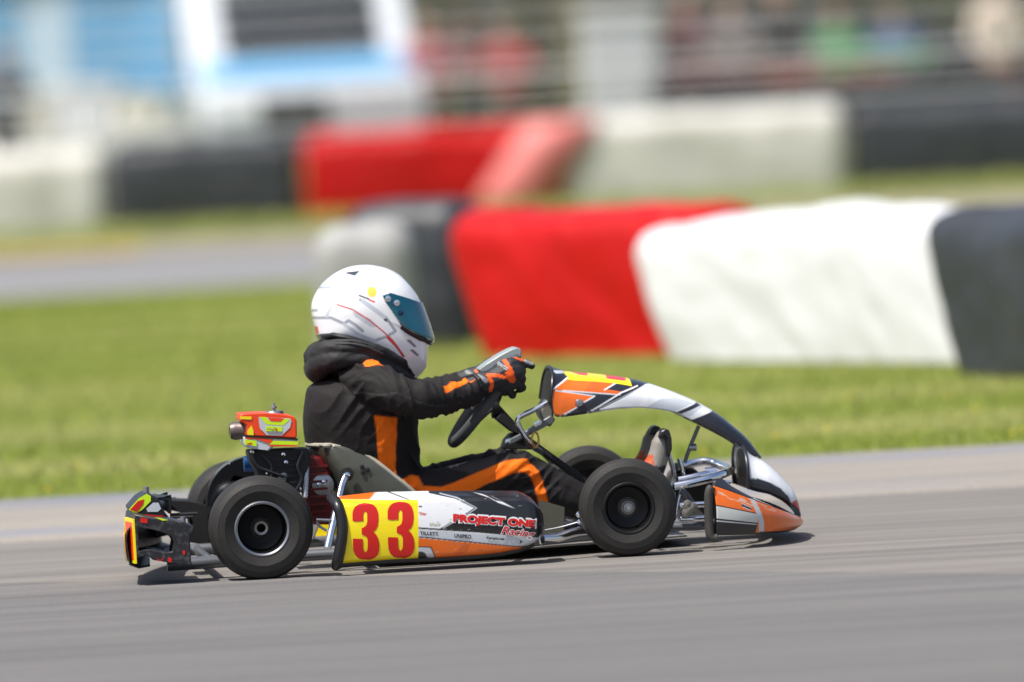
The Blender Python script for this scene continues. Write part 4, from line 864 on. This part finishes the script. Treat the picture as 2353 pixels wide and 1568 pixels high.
# visor: its own shell, a few millimetres proud
vp = xz(C2, [(788, 322), (850, 303), (960, 335), (1090, 378), (1200, 380), (1215, 660), (1172, 690), (1080, 625), (960, 556), (900, 490), (850, 420), (810, 365)], -.09)
Fi = [f for f in F if inside(np.array([[np.mean([V[i][0] for i in f]), np.mean([V[i][2] for i in f])]]), vp)[0]]
used = sorted({i for f in Fi for i in f}); mp_ = {i: k for k, i in enumerate(used)}
Vn = [tuple(hcc+(V[i]-hcc)*1.022) for i in used for hcc in [np.array((hc[0], 0, hc[1]))]]
vis = obj('visor', Vn, [tuple(mp_[i] for i in f) for f in Fi], mat('iridium_visor', attr=True, rough=.07, metal=.7, coat=1.0), helm, angle=60, solid=.002, flip=True)
vv = verts(vis); f_ = np.clip((np.abs(vv[:, 1])-.045)/.05, 0, 1)[:, None]; setcol(vis, np.array(S(38, 30, 78, .8))*(1-f_)+np.array(S(26, 112, 128, .95))*f_)
for q in ((838, 345), (905, 376)): MB().lathe([(.001, -.005), (.0085, -.004), (.0095, .0), (.0095, .006)], C2(*q, -.124), 'Y', 16).build('visor_pivot', chrome, vis)
MB().lathe([(.001, -.003), (.007, -.002), (.007, .006)], C2(938, 455, -.122), 'Y', 14).build('visor_stop', mat('visor_stop', S(24, 40, 70), .3), vis)
MB().tube([C2(x, y, l) for x, y, l in [(935, 560, -.116), (1010, 610, -.108), (1090, 648, -.085), (1150, 680, -.05), (1165, 688, 0), (1150, 680, .05), (1090, 648, .085)]], .0055, 8).build('visor_seal', mat('visor_seal', S(70, 24, 26, .5), .5), vis)
# base trim round the helmet opening
MB().tube([C2(x, y, l) for x, y, l in [(345, 632, -.06), (420, 622, -.10), (520, 640, -.122), (650, 676, -.128), (830, 742, -.12), (950, 815, -.10), (1010, 880, -.06), (1030, 905, 0)]], .0075, 8).build('helmet_base_trim', blkp, helm)

# gloves
gcol = S(40, 42, 48, .6)
def glove(s):
    mb = MB()
    def ch(spec, n=10): P = spline([np.append(mir(C5(x, y, l), s), r) for x, y, l, r in spec], 4); mb.capsule([p[:3] for p in P], [p[3] for p in P], n)
    ch([(300, 640, -.178, .030), (420, 600, -.172, .032), (520, 570, -.170, .030)])
    ch([(470, 590, -.168, .029), (600, 540, -.165, .034), (720, 490, -.162, .036), (800, 470, -.158, .031)])
    ch([(640, 470, -.160, .028), (760, 390, -.158, .025), (820, 360, -.155, .020)])
    ch([(640, 600, -.160, .026), (760, 590, -.158, .026), (820, 570, -.152, .022)])
    ch([(790, 345, -.160, .014), (890, 345, -.150, .0125), (960, 352, -.135, .0115), (1035, 385, -.122, .0105)], 9)          # index finger lying forward
    ch([(830, 420, -.166, .0135), (900, 440, -.150, .013), (905, 470, -.120, .012), (840, 500, -.108, .011)], 9)
    ch([(840, 510, -.168, .0135), (905, 540, -.150, .013), (900, 570, -.120, .012), (830, 590, -.108, .011)], 9)
    ch([(820, 600, -.164, .012), (880, 640, -.150, .0115), (925, 665, -.125, .0105), (880, 690, -.110, .010)], 9)
    ch([(690, 640, -.150, .014), (750, 710, -.125, .0125), (790, 760, -.105, .0115)], 9)                                       # thumb under the rim
    g = fuse('glove', mb, .0032, mat('glove_fabric', attr=True, rough=.62, var=.15, vscale=60, bump=.0012, bscale=120), body, 3)
    co = verts(g); P = co[:, [0, 2]]; nr = (co[:, 1] < -.12) if s > 0 else (co[:, 1] > .12); col = np.tile(np.array(gcol), (len(co), 1)); l = -.195
    O = S(238, 92, 14, .95)
    for pts, w in (([(690, 300), (760, 420), (790, 470)], .0055), ([(480, 500), (620, 510), (740, 540)], .0050), ([(740, 470), (790, 560)], .010), ([(490, 540), (530, 600), (515, 700)], .0055), ([(820, 262), (930, 315)], .004)):
        col[near_line(P, xz(C5, pts, l), w) & nr] = O
    col[inside(P, xz(C5, [(555, 375), (600, 320), (745, 430), (690, 470)], l)) & nr] = S(28, 28, 30)
    col[near_line(P, xz(C5, [(940, 318), (1040, 360)], -.13), .004)] = S(215, 215, 210, .8); col[near_line(P, xz(C5, [(360, 510), (450, 575)], l), .005) & nr] = S(120, 125, 130)
    setcol(g, col); return g
gl = glove(1); glove(-1)
words(C5, 'sparco', [(578, 368), (700, 462), (738, 412), (612, 322)], 'white', -.205, .03, parent=None).parent = gl
MB().tube([C5(x, y, l) for x, y, l in [(225, 525, -.17), (310, 500, -.19), (370, 560, -.208), (390, 640, -.208), (370, 720, -.19)]], .006, 8).build('cuff_edge', blkm, gl)

# boots
bootm = mat('boot_leather', attr=True, rough=.6, var=.12, vscale=30)
for s in (1, -1):
    mb = MB(); P = [C7(1640, 1560, -.11), C7(1700, 1440, -.11), C7(1740, 1300, -.11), C7(1755, 1180, -.11), C7(1770, 1110, -.11)]
    pts = [mir(p, s) for p in P]; hb = mir(K(1432, 1172, -.13), s)
    mb.capsule([hb, (np.array(hb)+pts[0])/2, pts[0], pts[1], pts[2], pts[3], pts[4]], [.034, .036, .034, .030, .028, .026, .020], 14)
    b = fuse('boot', mb, .004, bootm, body, 3); co = verts(b); zt = C7(1740, 1400, -.11)[2]
    col = np.tile(np.array(S(150, 146, 138, .75)), (len(co), 1)); col[co[:, 2] < zt-.02] = S(50, 46, 44, .6); o1 = (co[:, 0] < C7(1640, 1400, -.11)[0]) & (co[:, 2] > zt-.02) & (co[:, 2] < zt+.012); col[o1] = S(200, 84, 34, .8); setcol(b, col)
    sp = xz(C7, [(1700, 1110), (1730, 1020), (1790, 985), (1850, 1000), (1885, 1120), (1890, 1260), (1850, 1390), (1820, 1330), (1815, 1200), (1790, 1110)], -.11)
    mb = MB(); mb.plate(sp, s*-.145, s*-.075); mb.build('boot_sole', blkp, b, bevel=.008)

# ================================================================== BEHIND THE FENCE
def bx_(px, Y): return at(px, 200, Y)[0]
galv = mat('galvanised_wire', S(226, 228, 230, .9), .45, metal=.1); postm = mat('galvanised_post', S(150, 152, 154), .5, metal=.5)
YF = 51.0
fe = empty('wire_fence', None, (0, YF, 0)); tag(fe, 'galvanised wire catch fence standing behind the far row of barriers', 'fence')
for x in np.arange(-13.2, 13.5, 2.64): MB().tube([(x, .06, -.1), (x, .06, 2.4)], .017, 8).build('post', postm, fe)
for z, r in ((.74, .010), (.98, .010), (1.08, .017), (1.30, .009), (1.48, .009), (1.68, .009), (1.86, .009), (2.1, .009), (2.35, .012)):
    MB().tube([(-14, 0, z), (14, 0, z)], r, 6).build('line_wire', galv, fe)
mb = MB()                                                           # welded mesh
for x in np.arange(-13, 13, .10): mb.box((x, .012, 1.2), (.0022, .0022, 2.3))
mb.build('mesh_wires', galv, fe, smooth=False, kind='stuff')

def vehicle(name, label, cat, loc, rz, prof, width, paintm, wheels, wr, wins, front, rear, band=None):
    e = empty(name, None, loc, rz); tag(e, label, cat); w = width/2
    MB().plate(prof, -w, w).build('body', paintm, e, bevel=.06)
    for s in (-1, 1):
        for q in wins: MB().plate(q, s*(w+.002), s*(w+.012)).build('window', glassd, e, smooth=False)
        for x in wheels:
            we = empty('wheel', e, (x, s*(w-.09), wr))
            MB().lathe([(wr*.62, -.1), (wr*.95, -.1), (wr, -.07), (wr, .07), (wr*.95, .1), (wr*.62, .1)], n=32, closed=True).build('tyre', rub, we)
            MB().lathe([(wr*.63, s*.09), (wr*.58, s*.06), (wr*.25, s*.05), (.001, s*.08)], n=32).build('rim', steel, we)
            MB().lathe([(.001, s*.0), (wr*1.14, s*.0), (wr*1.14, s*-.005)], (x, s*(w+.002), wr*1.02), n=32).build('wheel_arch', blkm, e)
    for nm, m, yz in front:
        for q in yz:
            (x0, y0, z0), (x1, y1, z1) = q; MB().add([(x0, y0, z0), (x0, y1, z0), (x1, y1, z1), (x1, y0, z1)], [(0, 1, 2, 3)]).build(nm, m, e, solid=.02, smooth=False)
    if band:
        for s in (-1, 1): MB().plate(band[0], s*(w+.002), s*(w+.008)).build('colour_band', band[1], e, smooth=False)
    return e
glassd = mat('dark_glass', S(40, 46, 54, .6), .08); vwhite = mat('van_white', S(228, 234, 242, .85), .25, coat=.4); lampm = mat('lamp_lens', S(235, 238, 240, .9), .08, coat=1)
vblue = mat('sky_blue_vinyl', S(112, 178, 224, .85), .4); cdark = mat('car_dark', S(34, 34, 44, .8), .22, coat=.6); vpink = mat('tail_red', S(190, 40, 40, .8), .25)
# white van, bonnet towards the track
vx, vy = bx_(640, 57.5), 57.5
vp_ = [(-2.6, .35), (2.25, .35), (2.32, .55), (2.30, .95), (2.15, 1.10), (1.55, 1.25), (.95, 2.05), (.7, 2.2), (-2.5, 2.25), (-2.62, 2.0)]
vehicle('white_van', 'white van with light blue panels parked nose-on behind the fence', 'van', (vx, vy+2.3, 0), rad(-82), vp_, 2.05, vwhite, (-1.7, 1.45), .34,
        [[(.55, 1.3), (1.35, 1.3), (.85, 1.95), (.55, 1.95)]], 
        [('windscreen', glassd, [((1.545, -.72, 1.33), (1.06, .72, 1.98))]), ('headlight', lampm, [((2.33, -.92, .78), (2.29, -.52, .98)), ((2.33, .52, .78), (2.29, .92, .98))]), ('grille', blkm, [((2.335, -.50, .62), (2.31, .12, .96))]), ('front_bumper', mat('bumper_grey', S(120, 122, 126), .6), [((2.35, -1.0, .34), (2.35, 1.0, .56))]), ('bonnet_badge', vblue, [((2.20, -.98, 1.09), (1.60, .98, 1.26))])],
        None, ([(-2.5, .9), (.4, .9), (.9, 1.3), (-2.5, 1.3)], vblue))
# dark estate car on the right
dx_ = bx_(2020, 58)
cp = [(-2.1, .32), (2.05, .32), (2.12, .55), (2.05, .82), (1.75, .92), (.95, 1.0), (.35, 1.42), (-1.7, 1.46), (-2.05, 1.0), (-2.15, .7)]
vehicle('dark_car', 'dark navy estate car parked side-on behind the fence on the right', 'car', (dx_, 59, 0), 0, cp, 1.75, cdark, (-1.3, 1.35), .31,
        [[(-1.65, .98), (-.75, .98), (-.75, 1.36), (-1.5, 1.36)], [(-.68, .98), (.05, .98), (.05, 1.36), (-.68, 1.36)], [(.12, .98), (.80, .98), (.32, 1.34), (.12, 1.36)]],
        [('headlight', lampm, [((2.13, -.8, .62), (2.10, -.4, .78)), ((2.13, .4, .62), (2.10, .8, .78))]), ('tail_light', vpink, [((-2.15, -.85, .75), (-2.10, -.55, 1.0)), ((-2.15, .55, .75), (-2.10, .85, 1.0))])], None)
# blue gazebo on the left
gx = bx_(60, 60); gz = empty('gazebo', None, (gx, 61, 0)); tag(gz, 'sky blue canopy gazebo with side walls at the far left', 'gazebo')
for sx_ in (-1.4, 1.4):
    for sy_ in (-1.4, 1.4): MB().box((sx_, sy_, 1.1), (.04, .04, 2.2)).build('leg', mat('white_pole', S(225, 228, 230, .8), .4), gz)
MB().add([(-1.5, -1.5, 2.15), (1.5, -1.5, 2.15), (1.5, 1.5, 2.15), (-1.5, 1.5, 2.15), (0, 0, 3.0)], [(0, 1, 4), (1, 2, 4), (2, 3, 4), (3, 0, 4)]).build('canopy', vblue, gz, smooth=False, solid=.006)
for k in range(6):
    x0 = -1.4+k*2.8/6; MB().add([(x0+.01, -1.43+.03*(k % 2), .98), (x0+2.8/6, -1.43+.03*((k+1) % 2), .98), (x0+2.8/6, -1.43+.03*((k+1) % 2), 2.15), (x0+.01, -1.43+.03*(k % 2), 2.15)], [(0, 1, 2, 3)]).build('side_wall', vblue if k % 3 else mat('pale_blue_vinyl', S(196, 220, 240, .85), .4), gz, smooth=False, solid=.004)
# table with white cloth and boxes
tx_ = bx_(170, 57); tb = empty('covered_table', None, (tx_, 57, 0)); tag(tb, 'long table under a white cloth in front of the blue gazebo', 'table')
clm = mat('white_cloth', S(226, 226, 224, .85), .8, var=.06, bump=.01, bscale=6)
mb = MB(); rw = []
for k in range(81):
    a = k/80*4.0; x = -1.0+a if a <= 2 else 1.0-(a-2); y = -.38 if a <= 2 else .38; rw.append([(x, y*(1+.10*math.sin(a*14)*(1-z/.76)), z) for z in (.05, .3, .55, .74, .76)])
mb.grid(rw); mb.add([(-1, -.38, .76), (1, -.38, .76), (1, .38, .76), (-1, .38, .76)], [(0, 1, 2, 3)]); mb.build('tablecloth', clm, tb, angle=60)
for sx_ in (-.9, .9):
    for sy_ in (-.3, .3): MB().box((sx_, sy_, .37), (.04, .04, .74)).build('leg', postm, tb)
for px, w, h, c, l in ((70, .5, .34, S(226, 222, 206, .85), 'cream box on the left end of the white-clothed table'), (190, .62, .40, S(232, 234, 238, .85), 'big white cool box in the middle of the white-clothed table'), (305, .45, .30, S(236, 232, 214, .85), 'pale box on the right end of the white-clothed table')):
    b = empty('storage_box', None, (bx_(px, 57), 57, .765)); tag(b, l, 'box', 'boxes on the white-clothed table'); m_ = mat('box_'+l[:9], c, .5)
    MB().box((0, 0, h*.42), (w, .4, h*.84)).build('body', m_, b, bevel=.02); MB().box((0, 0, h*.92), (w+.03, .43, h*.16)).build('lid', m_, b, bevel=.02); MB().box((0, -.225, h*.6), (.16, .02, .03)).build('handle', postm, b)
# tall white cabinet
cab = empty('white_cabinet', None, (bx_(1428, 57), 57, 0)); tag(cab, 'tall white cabinet standing behind the fence right of the tree', 'cabinet'); cm = mat('cabinet_white', S(222, 222, 226, .85), .4)
MB().box((0, 0, .72), (.68, .6, 1.42)).build('body', cm, cab, bevel=.02); MB().box((0, -.31, .72), (.62, .02, 1.3)).build('door', mat('cabinet_door', S(196, 198, 204, .85), .4), cab, bevel=.008); MB().box((.26, -.33, .8), (.03, .03, .3)).build('handle', steel, cab); MB().box((0, 0, 1.50), (.76, .68, .12)).build('top', cm, cab, bevel=.02)

# added low boards imitating blurred colour streaks along the paddock side of the fence
def board(name, label, px0, px1, Y, z0, z1, m, cat='board'):
    x0, x1 = bx_(px0, Y), bx_(px1, Y); e = empty(name, None, ((x0+x1)/2, Y, 0)); tag(e, label, cat); L_ = x1-x0
    MB().box((0, 0, (z0+z1)/2), (L_, .03, z1-z0)).build('panel', m, e, bevel=.008)
    for k in range(3): MB().box((-L_/2+.1+k*(L_-.2)/2, .035, z1/2), (.05, .04, z1)).build('upright', postm, e)
board('streak_stand_in', 'added charcoal board imitating a long dark streak along the fence below the right-hand spectators', 1500, 2330, 54.5, .50, .86, mat('streak_charcoal', S(52, 54, 62, .7), .6))
board('streak_stand_in', 'added green board imitating a short streak right of centre among the spectators', 1930, 2150, 55.2, .95, 1.03, mat('streak_green', S(70, 160, 90, .8), .6))
board('streak_stand_in', 'added dark red bar imitating a thin blurred streak behind the charcoal board', 1530, 1880, 55.0, .90, .97, mat('streak_red', S(150, 40, 52, .8), .6))  # added bar in place of a reddish motion-blur streak
board('streak_stand_in', 'added orange bar imitating a thin blurred streak right of the dark red bar', 1760, 2080, 54.9, .84, .885, mat('streak_orange', S(214, 110, 60, .85), .6))  # added bar that mimics an orange smear of background colour
board('streak_stand_in', 'added pale grey board standing in for a blurred smear between the white van and the pink-topped spectator', 760, 960, 55.0, .56, .98, mat('streak_pale', S(190, 186, 196, .8), .6))
# spectators
def spectator(label, px, Y, top, trousers, skin, hair, h=1.72, rz=0.0, arm=.0, seed=0):
    k = h/1.75; mb = MB()
    rows = []
    for z, rx, ry in ((.86, .155, .11), (.95, .165, .12), (1.08, .15, .11), (1.25, .175, .12), (1.38, .185, .11), (1.45, .15, .09), (1.49, .07, .065), (1.55, .058, .06)):
        rows.append([(rx*math.cos(a*.3927), ry*math.sin(a*.3927), z) for a in range(16)])
    mb.add([p for r in rows for p in r], [(i*16+j, i*16+(j+1) % 16, (i+1)*16+(j+1) % 16, (i+1)*16+j) for i in range(7) for j in range(16)]+[tuple(range(16))[::-1], tuple(112+j for j in range(16))])
    for s in (-1, 1):
        mb.capsule([(s*.09, 0, .88), (s*.10, -.01, .5), (s*.10, .0, .10)], [.085, .062, .045], 12); mb.capsule([(s*.10, .0, .06), (s*.115, -.14, .035)], [.045, .035], 10)
        el = (s*(.25+.02), -.03-.10*arm, 1.16); hd = (s*(.25-.14*arm), -.10-.20*arm, .92+.30*arm); mb.capsule([(s*.185, 0, 1.40), el, hd], [.058, .045, .034], 12)
        mb.capsule([hd, (hd[0]*.97, hd[1]-.03, hd[2]-.09+.08*arm)], [.034, .026], 8)
    hd_ = []
    for i in range(9):
        a = math.pi*i/8; hd_.append([(.075*math.sin(a)*math.cos(j*.3927), .095*math.sin(a)*math.sin(j*.3927)-.01, 1.645+.115*math.cos(a)) for j in range(16)])
    mb.add([p for r in hd_ for p in r], [(i*16+j, i*16+(j+1) % 16, (i+1)*16+(j+1) % 16, (i+1)*16+j) for i in range(8) for j in range(16)])
    mb.capsule([(0, -.095, 1.645), (0, -.112, 1.625)], [.012, .014], 8)
    o = fuse('person', mb, .022, mat('clothing', attr=True, rough=.85, var=.08, vscale=9), None, 4)
    co = verts(o); c = np.tile(np.array(top), (len(co), 1)); c[co[:, 2] < .93] = trousers; c[co[:, 2] < .08] = (.03, .03, .03); c[co[:, 2] > 1.50] = skin; c[(co[:, 2] > 1.69) | ((co[:, 1] > .03) & (co[:, 2] > 1.58))] = hair
    c[(np.abs(co[:, 0]) > .15) & (co[:, 2] < .93+.3*arm) & (co[:, 2] > .70) & (co[:, 1] < -.06)] = skin
    setcol(o, c); o.scale = (k, k, k); o.location = (bx_(px, Y), Y, 0); o.rotation_euler = (0, 0, rz); tag(o, label, 'person', 'spectators behind the fence'); return o
SK = S(205, 160, 135, .8); H1 = S(60, 44, 34); H2 = S(30, 26, 24)
spectator('spectator in a dusty pink top beside the white van', 985, 58, S(198, 112, 118, .8), S(66, 60, 66, .7), SK, H1, 1.62, .3, .7)
spectator('spectator in a brown jacket left of the tree trunk', 1080, 60, S(118, 92, 86, .75), S(60, 60, 76, .7), SK, H2, 1.7, -.4, .3)
spectator('spectator in a red top nearest the tree trunk', 1165, 58.5, S(196, 66, 66, .8), S(70, 66, 62, .7), SK, H1, 1.55, .1, .9)
spectator('spectator in a dark maroon jacket just right of the white cabinet', 1590, 57.5, S(110, 60, 66, .75), S(40, 40, 48, .7), SK, H2, 1.72, .2, .5)
spectator('spectator in a grey hoodie left of the one in black', 1690, 57.2, S(120, 112, 112, .75), S(52, 50, 54, .7), SK, H1, 1.66, -.3, .8)
spectator('spectator in black between the grey hoodie and the green top', 1800, 57.8, S(50, 46, 50, .75), S(44, 44, 50, .7), SK, H2, 1.75, .5, .2)
spectator('spectator in a green top in front of the dark car', 1930, 57.0, S(86, 150, 100, .8), S(150, 70, 44, .75), SK, H1, 1.5, .0, .9)
spectator('spectator in a blue top with orange trousers in front of the dark car', 2060, 57.3, S(72, 110, 150, .8), S(190, 92, 50, .8), SK, H2, 1.45, -.2, .6)
spectator('spectator in a cream coat at the right edge', 2300, 56.8, S(226, 208, 192, .85), S(196, 90, 60, .8), SK, H1, 1.7, .2, .4)
spectator('spectator in a grey top at the left edge beside the table', 12, 56.0, S(92, 98, 112, .75), S(56, 60, 72, .7), SK, H2, 1.6, .2, .4)

# trees and hedge that close the view
leafm = [mat('leaf_%d' % i, c, .7, spec=.2) for i, c in enumerate([S(78, 92, 40, .6), S(104, 112, 54, .6), S(128, 128, 72, .6), S(60, 74, 34, .6)])]
barkm = mat('bark', S(128, 122, 84, .6), .9, var=.3, vscale=8, bump=.02, bscale=12)
def leaves(n, ctr, R, size, seed, flatb=False):
    r = np.random.RandomState(seed); cl = r.randn(max(6, n//90), 3); cl /= np.linalg.norm(cl, axis=1)[:, None]; cl *= (r.rand(len(cl), 1)**.4)
    if flatb: cl = r.rand(len(cl), 3)*2-1
    P = cl[r.randint(0, len(cl), n)]*R+r.randn(n, 3)*np.array(R)*.11+ctr; P = P[P[:, 2] > .02]; V = []; F = []
    for p in P:
        a = Vector(r.randn(3)).normalized(); b = a.orthogonal().normalized(); s = size*(.6+.8*r.rand()); k = len(V); V += [tuple(Vector(p)+a*s), tuple(Vector(p)+b*s*.5), tuple(Vector(p)-a*s), tuple(Vector(p)-b*s*.5)]; F.append((k, k+1, k+2, k+3))
    return V, F
def tree(label, px, Y, h, tr, R, n, seed, lean=0.0, cb=None):
    x = bx_(px, Y); e = empty('tree', None, (x, Y, 0)); tag(e, label, 'tree', 'trees behind the paddock'); cb = cb or h*.45
    tk = MB().tube(spline([(0, 0, -.1), (lean*.3, 0, h*.3), (lean, 0, h*.75)], 5), list(np.linspace(tr*1.2, tr*.5, 11)), 12).build('trunk', barkm, e)
    r = random.Random(seed)
    for k in range(5):
        a = r.random()*6.28; MB().tube([(lean*.5, 0, h*(.4+.06*k)), (lean+math.cos(a)*R[0]*.4, math.sin(a)*R[1]*.4, h*.7), (lean+math.cos(a)*R[0]*.7, math.sin(a)*R[1]*.7, h*.85)], [tr*.4, tr*.25, tr*.08], 8).build('limb', barkm, e)
    V, F = leaves(n, np.array((lean, 0, h*.78)), R, .16, seed); o = obj('crown', V, F, leafm[seed % 4], e, smooth=False); o.data.materials.append(leafm[(seed+1) % 4]); o.data.polygons.foreach_set('material_index', np.random.RandomState(seed).randint(0, 2, len(F)))
tree('tree with a pale olive trunk between the red-topped spectator and the white cabinet', 1255, 59.5, 5.5, .17, (1.9, 1.9, 1.3), 3600, 1)
tree('big spreading tree far behind the white van', 520, 92, 9, .3, (4, 4, 3), 5200, 2, .3)
tree('broad low tree far behind the dark car', 1900, 96, 7.5, .28, (4.2, 3.5, 3.2), 5600, 3, -.3)
tree('slim tree in the far distance between the tree trunk and the cabinet', 1330, 104, 8, .22, (2.6, 2.6, 3.6), 4200, 4)
V, F = leaves(26000, np.array((0, 0, 1.6)), (20, 1.2, 1.75), .15, 9, True)
hd = empty('hedge', None, (0, 112, 0)); tag(hd, 'long olive green hedge closing the view at the back', 'hedge'); o = obj('foliage', V, F, leafm[1], hd, smooth=False)
for m in (leafm[0], leafm[2]): o.data.materials.append(m)
o.data.polygons.foreach_set('material_index', np.random.RandomState(4).randint(0, 3, len(F)))
for k in range(9): MB().tube([(-18+k*4.5, 0, -.1), (-18+k*4.5+.2, 0, 1.6)], [.09, .05], 8).build('stem', barkm, hd)
